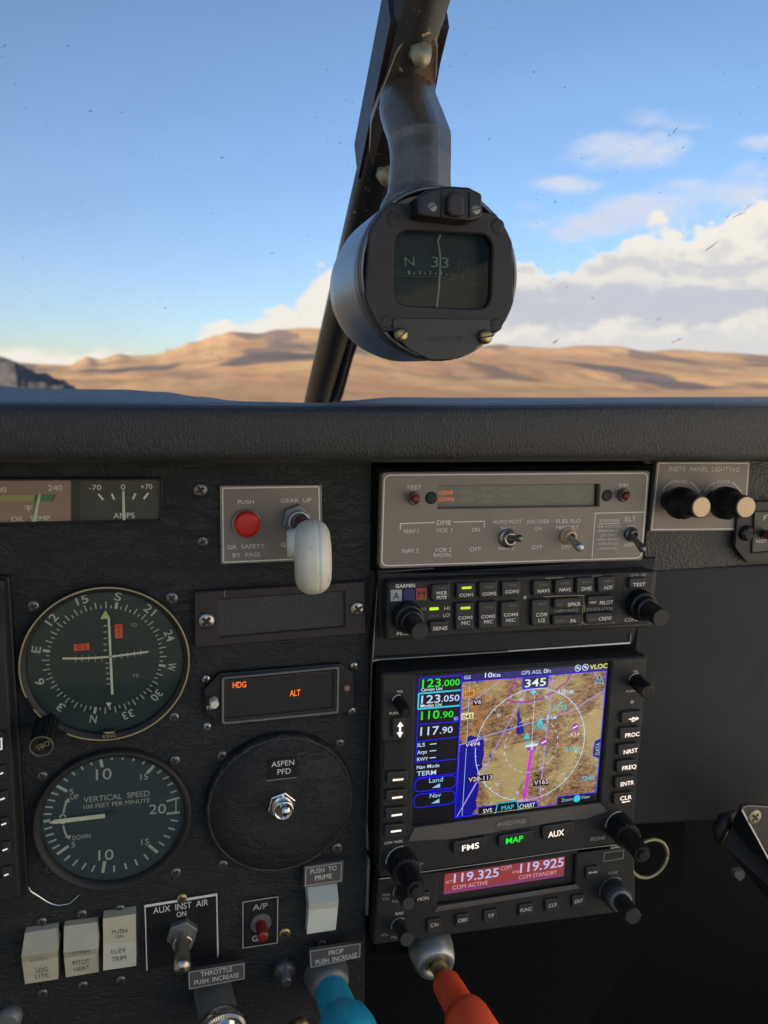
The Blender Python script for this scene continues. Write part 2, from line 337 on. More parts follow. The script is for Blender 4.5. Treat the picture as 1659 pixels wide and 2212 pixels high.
class MB:
    def __init__(s, pl=None): s.pl = pl or PANEL; s.v = []; s.f = []; s.mi = []; s.sm = []; s.mats = []
    def slot(s, m):
        if m not in s.mats: s.mats.append(m)
        return s.mats.index(m)
    def add(s, vs, fs, m, smooth=False):
        k = len(s.v); i = s.slot(m); s.v += [V(v) for v in vs]
        for f in fs: s.f.append(tuple(q + k for q in f)); s.mi.append(i); s.sm.append(smooth)
        return s
    def px(s, c, pts, h): return [s.pl.pt(c(*p), h) for p in pts]
    # --- solids standing on the plane
    def prism(s, pts, h0, h1, m, r=0, bev=.0004, mt=None):
        p = rounded(ccw(pts), r); n = len(p); T = s.pl.to3
        if bev > 0:
            q = inset(p, bev); rings = [(p, h0), (p, h1 - bev), (inset(p, bev * .3), h1 - bev * .3), (q, h1)]
        else: rings = [(p, h0), (p, h1)]
        vs = [T(a, b, h) for rr, h in rings for a, b in rr]; fs = []
        for k in range(len(rings) - 1):
            for i in range(n):
                j = (i + 1) % n; fs.append((k * n + i, k * n + j, (k + 1) * n + j, (k + 1) * n + i))
        s.add(vs, fs + [tuple(reversed(range(n)))], m)
        k = len(rings) - 1; s.add([T(a, b, rings[k][1]) for a, b in rings[k][0]], [tuple(range(n))], mt or m); return s
    def quad(s, c, pts, h0, h1, m, r=0, bev=.0004, mt=None): return s.prism(s.px(c, pts, h1), h0, h1, m, r, bev, mt)
    def frame(s, outer, inner, h0, h1, m, ro=0, ri=0, hi=None, bev=.0004):
        po, pi = rounded(ccw(outer), ro), rounded(ccw(inner), ri); n = len(po); T = s.pl.to3; hi = h0 if hi is None else hi
        rings = [(po, h0), (po, h1 - bev), (inset(po, bev), h1), (inset(pi, -bev), h1), (pi, h1 - bev), (pi, hi)]
        vs = [T(a, b, h) for rr, h in rings for a, b in rr]; fs = []
        for k in range(5):
            for i in range(n):
                j = (i + 1) % n; fs.append((k * n + i, k * n + j, (k + 1) * n + j, (k + 1) * n + i))
        return s.add(vs, fs, m)
    def box3(s, lo, hi, m):
        x0, y0, z0 = lo; x1, y1, z1 = hi
        vs = [(x0, y0, z0), (x1, y0, z0), (x1, y1, z0), (x0, y1, z0), (x0, y0, z1), (x1, y0, z1), (x1, y1, z1), (x0, y1, z1)]
        return s.add(vs, [(0, 3, 2, 1), (4, 5, 6, 7), (0, 1, 5, 4), (1, 2, 6, 5), (2, 3, 7, 6), (3, 0, 4, 7)], m)
    # --- flat print
    def flat(s, pts, h, m):
        p = ccw(pts); return s.add([s.pl.to3(a, b, h) for a, b in p], [tuple(range(len(p)))], m)
    def fpx(s, c, pts, h, m, r=0): return s.flat(rounded(ccw(s.px(c, pts, h)), r), h, m)
    def stroke(s, pts, w, h, m, closed=False):
        n = len(pts)
        L, Rr = [], []
        for i in range(n):
            a = V(pts[i - 1] if (i > 0 or closed) else pts[i]); b = V(pts[i]); c = V(pts[(i + 1) % n] if (i < n - 1 or closed) else pts[i])
            e1, e2 = b - a, c - b
            e1 = e1.normalized() if e1.length > 1e-9 else e2.normalized(); e2 = e2.normalized() if e2.length > 1e-9 else e1
            mm = V((-e1.y, e1.x)) + V((-e2.y, e2.x)); mm = mm / max(.5, mm.length_squared) * w
            L.append(b + mm); Rr.append(b - mm)
        vs = [s.pl.to3(q.x, q.y, h) for q in L + Rr]
        fs = [(i, n + i, n + (i + 1) % n, (i + 1) % n) for i in range(n if closed else n - 1)]
        return s.add(vs, fs, m)
    def line(s, c, pts, w, h, m, closed=False): return s.stroke(s.px(c, pts, h), w, h, m, closed)
    def ring(s, c, pts, w, h, m, r=0): return s.stroke(rounded(ccw(s.px(c, pts, h)), r), w, h, m, True)
    def disc(s, ca, cb, r, h, m, n=32): return s.flat([(ca + r * math.cos(i * 2 * math.pi / n), cb + r * math.sin(i * 2 * math.pi / n)) for i in range(n)], h, m)
    def text(s, c, t, x0, y0, x1, y1, hp, h, m, off=0.0, thin=False, loc=None):
        if loc: (a0, b0), (a1, b1), ht = loc
        else:
            a0, b0 = s.pl.pt(c(x0, y0), h); a1, b1 = s.pl.pt(c(x1, y1), h)
            dx, dy = x1 - x0, y1 - y0; L = math.hypot(dx, dy)
            q = s.pl.pt(c(x0 + hp * dy / L, y0 - hp * dx / L), h); ht = math.hypot(q[0] - a0, q[1] - b0)
        vs, fs = glyphs(t, -.012 if thin else off)
        ux, uy = a1 - a0, b1 - b0; L = math.hypot(ux, uy); wx, wy = -uy / L * ht, ux / L * ht
        return s.add([s.pl.to3(a0 + ux * x + wx * y, b0 + uy * x + wy * y, h) for x, y in vs], fs, m)
    # --- turned parts
    def lathe(s, o, axis, prof, m, n=32, gear=0, depth=0, gr=None, mtop=None, smooth=True):
        """prof = [(radius, height)...] outwards along axis; gear teeth cut between the heights gr"""
        o, ax = V(o), V(axis).normalized(); t = ax.orthogonal().normalized() if abs(ax.z) > .9 else V((0, 0, 1)).cross(ax).normalized()
        w = ax.cross(t); vs, fs = [], []; cnt = len(prof)
        for r, h in prof:
            for i in range(n):
                a = i * 2 * math.pi / n; rr = r
                if gear and gr[0] <= h <= gr[1] and r > 0: rr = r - depth * (1 if (i * gear * 2 // n) % 2 else 0)
                vs.append(o + ax * h + (t * math.cos(a) + w * math.sin(a)) * rr)
        for k in range(cnt - 1):
            for i in range(n):
                j = (i + 1) % n; fs.append((k * n + i, k * n + j, (k + 1) * n + j, (k + 1) * n + i))
        s.add(vs, fs, m, smooth)
        s.add(vs[-n:], [tuple(range(n))], mtop or m); s.add(vs[:n], [tuple(reversed(range(n)))], m)
        return s
    def stand(s, c, p, prof, m, h=0., n=32, **k):
        """turned part standing on the plane at picture point p"""
        a, b = s.pl.pt(c(*p), h); return s.lathe(s.pl.to3(a, b, 0), s.pl.n, [(r, h + t) for r, t in prof], m, n, **k)
    def tube(s, pts, r, m, n=10, smooth=True):
        pts = [V(p) for p in pts]; vs, fs = [], []; rs = r if isinstance(r, (list, tuple)) else [r] * len(pts); up = None
        for i, p in enumerate(pts):
            d = (pts[min(i + 1, len(pts) - 1)] - pts[max(i - 1, 0)]).normalized()
            t = (up - d * up.dot(d)).normalized() if up else d.orthogonal().normalized(); up = t; w = d.cross(t)
            for k in range(n): a = k * 2 * math.pi / n; vs.append(p + (t * math.cos(a) + w * math.sin(a)) * rs[i])
        for i in range(len(pts) - 1):
            for k in range(n): j = (k + 1) % n; fs.append((i * n + k, i * n + j, (i + 1) * n + j, (i + 1) * n + k))
        fs += [tuple(reversed(range(n))), tuple(range((len(pts) - 1) * n, len(pts) * n))]
        return s.add(vs, fs, m, smooth)
    def loft(s, rings, m, smooth=True, cap=True):
        n = len(rings[0]); vs = [p for r in rings for p in r]; fs = []
        for k in range(len(rings) - 1):
            for i in range(n): j = (i + 1) % n; fs.append((k * n + i, k * n + j, (k + 1) * n + j, (k + 1) * n + i))
        if cap: fs += [tuple(reversed(range(n))), tuple(range((len(rings) - 1) * n, len(rings) * n))]
        return s.add(vs, fs, m, smooth)
    def screw(s, c, p, rp, m, h=0., cross=True, dome=.35, slot=None):
        """cross or slot head screw; rp = head radius in the crop's pixels"""
        a, b = s.pl.pt(c(*p), h); a2, _ = s.pl.pt(c(p[0] + rp, p[1]), h); r = abs(a2 - a); o = s.pl.to3(a, b, 0); z = s.pl.n
        hh = r * dome
        s.lathe(o, z, [(r, h), (r, h + hh * .35), (r * .85, h + hh * .75), (r * .55, h + hh * .97), (r * .2, h + hh)], m, 20)
        ang = rnd.uniform(.2, 1.3); w = r * .17; l = r * .62; top = h + hh * 1.04
        for k in ((0, 1) if cross else (0,)):
            t = ang + k * math.pi / 2; e, f = math.cos(t), math.sin(t)
            if not cross: l = r * .95; top = h + hh * 1.02; w = r * .11
            q = [(a + e * i * l - f * j * w, b + f * i * l + e * j * w) for i, j in ((-1, -1), (1, -1), (1, 1), (-1, 1))]
            s.prism(q, h + hh * .3, top + k * 1e-5, dark_t, 0, 0)
        return s
    def hexnut(s, c, p, rp, h0, h1, m, ang=.2, h=None):
        a, b = s.pl.pt(c(*p), h1); a2, _ = s.pl.pt(c(p[0] + rp, p[1]), h1); r = abs(a2 - a)
        return s.prism([(a + r * math.cos(ang + i * math.pi / 3), b + r * math.sin(ang + i * math.pi / 3)) for i in range(6)], h0, h1, m, 0, r * .08)
    def rad(s, c, p, rp, h=0.):
        a, b = s.pl.pt(c(*p), h); a2, _ = s.pl.pt(c(p[0] + rp, p[1]), h); return abs(a2 - a)
    def p3(s, c, p, h=0.): a, b = s.pl.pt(c(*p), h); return s.pl.to3(a, b, h)

LOC = {}
def link(o, loc, parent):
    COL.objects.link(o)
    if parent is not None: o.parent = parent; o.location = V(loc) - LOC[parent.name]
    else: o.location = V(loc)
    LOC[o.name] = V(loc); return o
def tag(o, label=None, cat=None, group=None, kind=None):
    for k, v in (('label', label), ('category', cat), ('group', group), ('kind', kind)):
        if v: o[k] = v
    return o
def thing(name, loc, label, cat, group=None):
    return tag(link(bpy.data.objects.new(name, None), loc, None), label, cat, group)
def make(mb, name, parent=None, label=None, cat=None, group=None, kind=None, flat_normals=False):
    lo = V([min(v[i] for v in mb.v) for i in range(3)]); hi = V([max(v[i] for v in mb.v) for i in range(3)])
    loc = (lo + hi) / 2
    if parent is None: loc.z = lo.z
    me = bpy.data.meshes.new(name); me.from_pydata([tuple(v - loc) for v in mb.v], [], mb.f)
    for m in mb.mats: me.materials.append(m)
    me.polygons.foreach_set('material_index', mb.mi); me.polygons.foreach_set('use_smooth', mb.sm); me.update()
    o = link(bpy.data.objects.new(name, me), loc, parent)
    return tag(o, label, cat, group, kind)
def base(c, p, h=0.): a, b = PANEL.pt(c(*p), h); return PANEL.to3(a, b, h)
def bb(x0, y0, x1, y1, s=.03): w = (x1 - x0) * s; return [(x0, y0 + w), (x1, y0 - w), (x1, y1 - w), (x0, y1 + w)]
def arc3(cx, cy, rx, ry, a0, a1, n=10): return [(cx + rx * math.sin(R(a0 + (a1 - a0) * i / n)), cy - ry * math.cos(R(a0 + (a1 - a0) * i / n))) for i in range(n + 1)]

# ================================================================== the big pieces of the cockpit
def seg_panel():
    # pilot's panel: flat plate covered in black leather, its edge turned back along the radio stack
    t = thing('dashboard', base(cX, (500, 2100)), 'black leather covered panel carrying the round gauges and rocker switches', 'dashboard')
    m = MB(); q = [m.pl.pt(p) for p in [(-420, 985), (803, 985), (797, 1500), (786, 2240), (640, 2330), (-420, 2420)]]
    m.prism(q, -.004, 0, leather, 0, .0008); make(m, 'panel_plate', t)
    for c, p, r in ((cB, (193, 280), 66), (cB, (215, 725), 48), (cH, (918, 600), 55), (cF, (1393, 1650 - 700), 0)):
        if r: s = MB(); s.screw(c, p, r, dsteel if c is cB else brass); make(s, 'screw', t)
    s = MB(); s.stand(cH, (905, 880), [(.0062, 0), (.0062, .004), (.005, .006), (.0032, .0075), (.003, .012), (.0022, .0128)], dsteel, n=16); make(s, 'stud', t)
    # loose reflecting edge of trim under the lower gauge
    s = MB(); s.tube([s.p3(cG, p, .0015) for p in ((235, 85), (240, 190), (262, 235), (290, 255), (345, 290), (400, 325), (455, 350), (510, 360), (600, 345), (680, 270))],
                     [.0002, .0003, .0004, .0007, .0005, .00045, .0004, .0003, .00015, .0001], wirem, 6); make(s, 'bare_wire', t)
    s = MB(); s.stand(cG, (85, 1310), [(.0062, 0), (.0062, .003), (.004, .005)], dalu, n=18); make(s, 'plug', t)
    s = MB(); s.stand(cH, (1045, 1385), [(.0052, 0), (.0052, .003), (.0035, .0045)], brass, n=18); make(s, 'plug', t)
seg_panel()

def seg_right():
    t = thing('upper_side_panel', base(cX, (1500, 1230), -.002), 'grained black vinyl panel strip behind the lighting knobs', 'panel')
    m = MB(); m.quad(cX, [(1392, 975), (2100, 965), (2100, 1190), (1390, 1236)], -.006, -.002, leather2, 0, .0008); make(m, 'panel_plate', t)
    m = MB(); q = [(1330, 1236), (2100, 1196), (2100, 1745), (1320, 1785)]
    m.quad(cX, q, -.03, -.0015, smooth, .004, .0015)
    make(m, 'side_console', None, 'large smooth dark grey panel without any markings, to the side of the radios', 'console')
    # dark knee space and its lower shelf
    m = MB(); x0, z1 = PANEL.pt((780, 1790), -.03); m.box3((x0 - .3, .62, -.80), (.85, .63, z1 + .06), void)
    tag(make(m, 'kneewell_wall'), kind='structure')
seg_right()

def seg_rack():
    t = thing('radio_rack', base(cX, (800, 2140)), 'dark sheet metal rack with scuffed bright edges holding the radio stack', 'rack')
    m = MB(); m.quad(cX, [(812, 1010), (1412, 1004), (1375, 1400), (1330, 1800), (1290, 1990), (812, 2070)], -.02, .001, void, 0, .0005); m.quad(cX, [(700, 930), (1500, 930), (1480, 1900), (1250, 2240), (700, 2300)], -.034, -.03, void, 0, .0005); make(m, 'back_plate', t)  # deeper black sheet added to keep the gaps dark
    m = MB(); f = .012     # filler between the audio panel and the navigator, lower lip worn to bare metal
    m.quad(cX, [(818, 1245), (1418, 1205), (1365, 1392), (806, 1418)], .001, .004, smooth, 0, .0004); make(m, 'filler_plate', t)
    m = MB(); m.quad(cR, [(128, 1140), (215, 1128), (215, 1150), (128, 1168)], .001, .0055, dalu, 0, .0003)
    m.quad(cR, [(215, 1130), (1659, 1040), (1659, 1056), (215, 1146)], .001, .005, dalu, 0, .0003)
    m.quad(cS, [(0, 858), (1140, 778), (1140, 797), (0, 872)], .001, .005, alu, 0, .0003)
    m.quad(cS, [(1136, 780), (1142, 700), (1152, 700), (1148, 795)], .001, .005, dalu, 0, .0003); make(m, 'bright_lip', t)
    m = MB()
    m.quad(cR, [(196, 160), (208, 155), (143, 1150), (125, 1150)], -.01, .0048, dsteel, 0, .0003)
    m.quad(cR, [(205, 150), (400, 140), (830, 108), (830, 113), (400, 146), (208, 156)], .001, .0052, dalu, 0, .0002)
    m.quad(cI, [(120, 290), (133, 280), (100, 1300), (72, 2200), (60, 2200), (85, 1300)], -.01, .004, dsteel, 0, .0003)
    m.quad(cV, [(140, 0), (163, 0), (172, 330), (152, 330)], -.01, .004, dalu, 0, .0003)
    m.quad(cV, [(165, 420), (192, 440), (170, 1180), (135, 1180), (150, 600)], -.01, .003, dalu, 0, .0003); make(m, 'side_flange', t)
seg_rack()

def seg_glareshield():
    t = thing('glareshield', P(800, 1000, .33), 'padded black vinyl glareshield with a ribbed front roll across the whole cockpit', 'glareshield')
    lip = lambda px: 873 + 6.0 * math.exp(-((px - 760) / 420.0) ** 2) + .0 * px
    def sil(px):
        pts = [(-700, 800), (0, 838), (200, 840), (340, 846), (480, 858), (600, 868), (650, 873), (700, 882), (760, 886), (860, 877), (960, 868), (1100, 862), (1300, 864), (1659, 866), (2400, 868)]
        for (a, b), (c, d) in zip(pts, pts[1:]):
            if a <= px <= c: s = (px - a) / (c - a); s = s * s * (3 - 2 * s); return b + (d - b) * s
        return 868
    Y0 = .330; xs = [-700 + i * 22 for i in range(145)]
    m = MB(); rings = []
    for px in xs:
        a = P(px, lip(px), Y0); x = a.x; zt = a.z; zb = P(px, 1001 - 4 * math.exp(-((px - 1500) / 500.) ** 2), Y0 + .006).z
        h = zt - zb; r = [(Y0 + .046, zb + .006), (Y0 + .02, zb + .0005), (Y0 + .009, zb), (Y0 + .0035, zb + .0022), (Y0 + .0012, zb + .0055), (Y0 + .0003, zb + h * .5), (Y0 + .0002, zb + h * .72),
                          (Y0 + .0008, zb + h * .88), (Y0 + .0026, zt - .0011), (Y0 + .006, zt + .0001), (Y0 + .012, zt + .0005)]
        rings.append([V((x, y, z)) for y, z in r])
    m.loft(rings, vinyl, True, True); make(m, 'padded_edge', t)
    m = MB(); vs, fs = [], []; ny = 26
    for px in xs:
        a = P(px, lip(px), Y0); zt = a.z + .0006; x = a.x
        for j in range(ny):
            s = j / (ny - 1); y = Y0 + .012 + s * .62
            zs = P(px, sil(px), .56).z
            if y < .56: k = (y - Y0 - .012) / (.56 - Y0 - .012); k = k * k * (3 - 2 * k); z = zt + (zs - zt) * k
            else: k = (y - .56) / .4; z = zs - k * k * .10 - k * .012
            vs.append(V((x * (1 + .25 * s), y, z)))
    n = len(xs)
    for i in range(n - 1):
        for j in range(ny - 1): fs.append((i * ny + j, (i + 1) * ny + j, (i + 1) * ny + j + 1, i * ny + j + 1))
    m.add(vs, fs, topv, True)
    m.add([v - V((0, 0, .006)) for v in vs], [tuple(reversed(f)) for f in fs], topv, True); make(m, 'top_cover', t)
seg_glareshield()

# ------------------------------------------------------------------ windscreen post, compass
def seg_post():
    B = P(684, 868, .80); T = P(912, 0, .385); d = (T - B).normalized()
    t = thing('windscreen_post', B, 'black tubular post rising from the glareshield to the top, with chipped paint', 'post')
    m = MB(); m.tube([B - d * .03, T + d * .12], .0128, postm, 28); make(m, 'tube', t)
    side = d.cross(V((0, 1, 0))).normalized(); side = side if side.x > 0 else -side
    for k, (off, fo, rr, mm) in enumerate(((.0155, -.006, .0042, postm), (.0215, -.002, .0036, blackp))):
        m = MB(); pts = []
        for i in range(11):
            s = i / 10; q = B.lerp(T, s * .62 - .03) + side * (off + .0012 * math.sin(s * 9 + k)) + V((0, fo, 0)); pts.append(q)
        m.tube(pts, rr, mm, 10); make(m, 'cable', t)
    return t, B, T, d
POST, PB, PT, PD = seg_post()

def seg_compass():
    t = thing('magnetic_compass', P(955, 592, .335), 'round black magnetic compass with a square window hanging from the windscreen post', 'compass')
    # channel bracket clamped to the post; flange and neck
    o = PB.lerp(PT, .86) + V((0, -.0145, 0)); right = PD.cross(V((0, 0, 1))); right = V((1, 0, 0)) - PD * PD.x; right.normalize()
    pl = Pl(o, right, PD)
    if pl.n.y > 0: pl = Pl(o, -right, PD)
    m = MB(pl); m.quad(cM, [(622, 155), (1050, 205), (985, 470), (955, 640), (900, 900), (700, 1345), (385, 1300)], -.0255, 0, satin, 0, .0006)
    make(m, 'channel_bracket', t)
    m = MB(pl); m.quad(cM, [(735, 265), (800, 205), (880, 195), (940, 250), (968, 350), (960, 560), (900, 800), (700, 1345), (590, 1345), (530, 1300), (488, 1220), (468, 1100), (480, 900), (530, 740), (600, 560), (660, 400)], 0, .0045, armm, .006, .0014)
    make(m, 'mounting_flange', t)
    for p, r in (((840, 400), 82), ((590, 1275), 72)):
        m = MB(pl); m.hexnut(cM, p, r * 1.05, .0045, .0085, acorn, .5); rr = m.rad(cM, p, r, .0085)
        a, b = pl.pt(cM(p[0] + 8, p[1] + 22), .012); m.lathe(pl.to3(a, b, 0), pl.n, [(rr * .92, .0084), (rr * .9, .011), (rr * .75, .0135), (rr * .5, .0155), (rr * .2, .0165)], acorn, 20)
        make(m, 'acorn_nut', t)
    m = MB(); rings = []
    sec = [(560, 618, 940, .428), (600, 592, 944, .423), (640, 574, 944, .417), (690, 553, 944, .409), (760, 545, 970, .402), (820, 552, 995, .396), (900, 575, 1026, .389), (970, 600, 1052, .383), (1000, 608, 1055, .381), (1060, 620, 1055, .379),
           (1150, 626, 1055, .375), (1300, 620, 1052, .371), (1400, 600, 1056, .369), (1470, 560, 1075, .368), (1540, 540, 1090, .368)]
    for y, xa, xb, Y in sec:
        a, b = P(*cM(xa, y), Y), P(*cM(xb, y + 0), Y); c = (a + b) / 2; w = (b - a).length / 2; ax = (b - a).normalized()
        dn = V((0, -1, .25)).normalized()
        # rounded on the near left, two flat facets meeting in a crisp edge on the right
        prof = [(math.cos(q), math.sin(q) * .80) for q in [R(92 + i * 6) for i in range(0, 29)]] + [(.55, -.62), (.80, -.45), (.96, -.2), (1, 0), (.98, .14), (.36, .66), (.22, .74), (.1, .79)]
        rings.append([c + ax * w * e + dn * w * f for e, f in prof])
    m.loft(rings, armm, False); make(m, 'neck', t)
    # body: turned, its face swung a little to the right
    az = R(-1.5); fwd = V((math.sin(az), math.cos(az), -.02)).normalized(); ctr = P(*cN(1031, 748), .335)
    rt = V((math.cos(az), -math.sin(az), 0)).normalized(); rt = (rt - V((0, 0, 1)) * .035).normalized(); up = (-fwd).cross(rt).normalized()
    pl = Pl(ctr, rt, up); Rr = (pl.pt(cN(1040, 148))[1] - pl.pt(cN(1025, 1347))[1]) / 2
    c3 = lambda: pl.o
    m = MB(pl); m.lathe(ctr, pl.n, [(.001, -.092), (Rr * .5, -.090), (Rr * .78, -.083), (Rr * .93, -.070), (Rr * .99, -.054), (Rr, -.034), (Rr, -.0125)], bodym, 72); make(m, 'housing', t)
    m = MB(pl); m.lathe(ctr, pl.n, [(Rr * .97, -.0125), (Rr * .965, -.0105), (Rr * 1.012, -.0102), (Rr * 1.012, -.0078), (Rr * .97, -.0076), (Rr * .97, -.0066), (Rr * 1.018, -.0063), (Rr * 1.018, -.0042), (Rr * .985, -.004), (Rr * .985, -.0032),
                                         (Rr * 1.005, -.003), (Rr * 1.0, -.0012), (Rr * .96, -.0012), (Rr * .96, -.0116)], dsteel, 72); make(m, 'bezel_ring', t)
    win = [(707, 440), (1385, 474), (1368, 995), (700, 962)]
    m = MB(pl); cir = [(Rr * math.cos(i * math.pi / 72 * 2) , Rr * math.sin(i * math.pi / 72 * 2)) for i in range(72)]
    wp = rounded(ccw(m.px(cN, win, 0)), .0075, 17)
    wp = wp[:72] if len(wp) >= 72 else wp
    # match the circle to the window corners: same count, matching start angle
    a0 = [math.atan2(b, a) for a, b in wp]; cir = [(Rr * .998 * math.cos(a), Rr * .998 * math.sin(a)) for a in a0]
    m.frame(cir, wp, -.002, 0, facem, 0, 0, -.009, .0006); make(m, 'face_plate', t)
    # card inside: a drum with numbers seen through the window
    m = MB(pl); m.fpx(cN, [(690, 425), (1400, 460), (1385, 1010), (685, 980)], -.0088, bowlm)
    make(m, 'bowl', t)
    m = MB(pl); drum = []; h = -.0075
    m.fpx(cN, [(700, 640), (1250, 660), (1360, 690), (1360, 830), (1010, 780), (700, 765)], h - .0004, bowlm)
    m.text(cN, 'N', 777, 695, 843, 692, 68, h, lumeg, thin=True); m.text(cN, '33', 955, 700, 1075, 708, 76, h, lumeg, thin=True); m.text(cN, '30', 1130, 722, 1210, 729, 72, h, olive, thin=True)
    for i, x in enumerate(range(730, 1200, 37)):
        y = 750 + (x - 730) * .02 + max(0, (x - 1030) * .12); big = i % 2 == 0
        m.line(cN, [(x, y - (26 if big else 16)), (x, y)], .0009 if x == 804 else .0005, h, olive if (x < 790 or x > 1090) else lumeg)
    m.line(cN, [(700, 760), (860, 768), (1010, 768), (1150, 800), (1310, 825)], .0003, h, olive); make(m, 'compass_card', t)
    m = MB(pl); m.line(cN, [(1022, 478), (1003, 520), (1012, 570), (1020, 640), (1018, 720), (1014, 800), (1008, 880), (995, 978)], .0007, -.0045, lumeg); make(m, 'lubber_line', t)
    m = MB(pl); m.fpx(cN, win, -.0025, cglass, .0075); make(m, 'window_glass', t)
    m = MB(pl); m.quad(cN, [(690, 1052), (1362, 1058), (1366, 1150), (1255, 1275), (1110, 1335), (950, 1338), (800, 1262), (700, 1160)], 0, .0007, namem, .002, .0003)
    m.text(cN, 'AIRPATH', 930, 1212, 1165, 1207, 36, .0008, bezelp); make(m, 'name_plate', t)
    for p, r, b in (((697, 370), 45, facem), ((1415, 420), 45, facem), ((650, 1078), 40, satin), ((1405, 1100), 40, satin), ((747, 1168), 46, brass), ((1325, 1182), 46, brass)):
        m = MB(pl); m.screw(cN, p, r, b, .0012 if b is brass else 0, cross=False, dome=.9 if b is brass else .12); make(m, 'screw', t)
    # lamp housing on top of the face
    m = MB(pl); m.quad(cN, [(872, 345), (880, 205), (935, 165), (1080, 140), (1220, 150), (1310, 195), (1315, 360), (1230, 385), (925, 352)], -.004, .011, knobm, .002, .0012)
    LH = make(m, 'lamp_housing', t)
    m = MB(pl); m.quad(cN, [(1072, 345), (1080, 200), (1130, 172), (1185, 205), (1190, 352)], .0105, .0145, satin, .003, .0012)
    for x in (1030, 1222): m.quad(cN, [(x, 185), (x + 10, 185), (x + 8, 355), (x - 2, 355)], .0105, .0119, satin, 0, .0003)
    make(m, 'lamp_hood', LH)
    for p in ((965, 285), (1262, 305)):
        m = MB(pl); m.screw(cN, p, 34, dsteel, .0108, cross=False, dome=.2); make(m, 'screw', LH)
seg_compass()

# ================================================================== pilot side instruments
def bezel_circle(c, pts, h):
    """centre and radius on the plane from left, right, top, bottom picture points"""
    (l, r, tp, bt) = [PANEL.pt(c(*p), h) for p in pts]
    return ((l[0] + r[0]) / 2, (tp[1] + bt[1]) / 2, ((r[0] - l[0]) + (tp[1] - bt[1])) / 4)
def polar(ca, cb, r, deg): return (ca + r * math.sin(R(deg)), cb + r * math.cos(R(deg)))

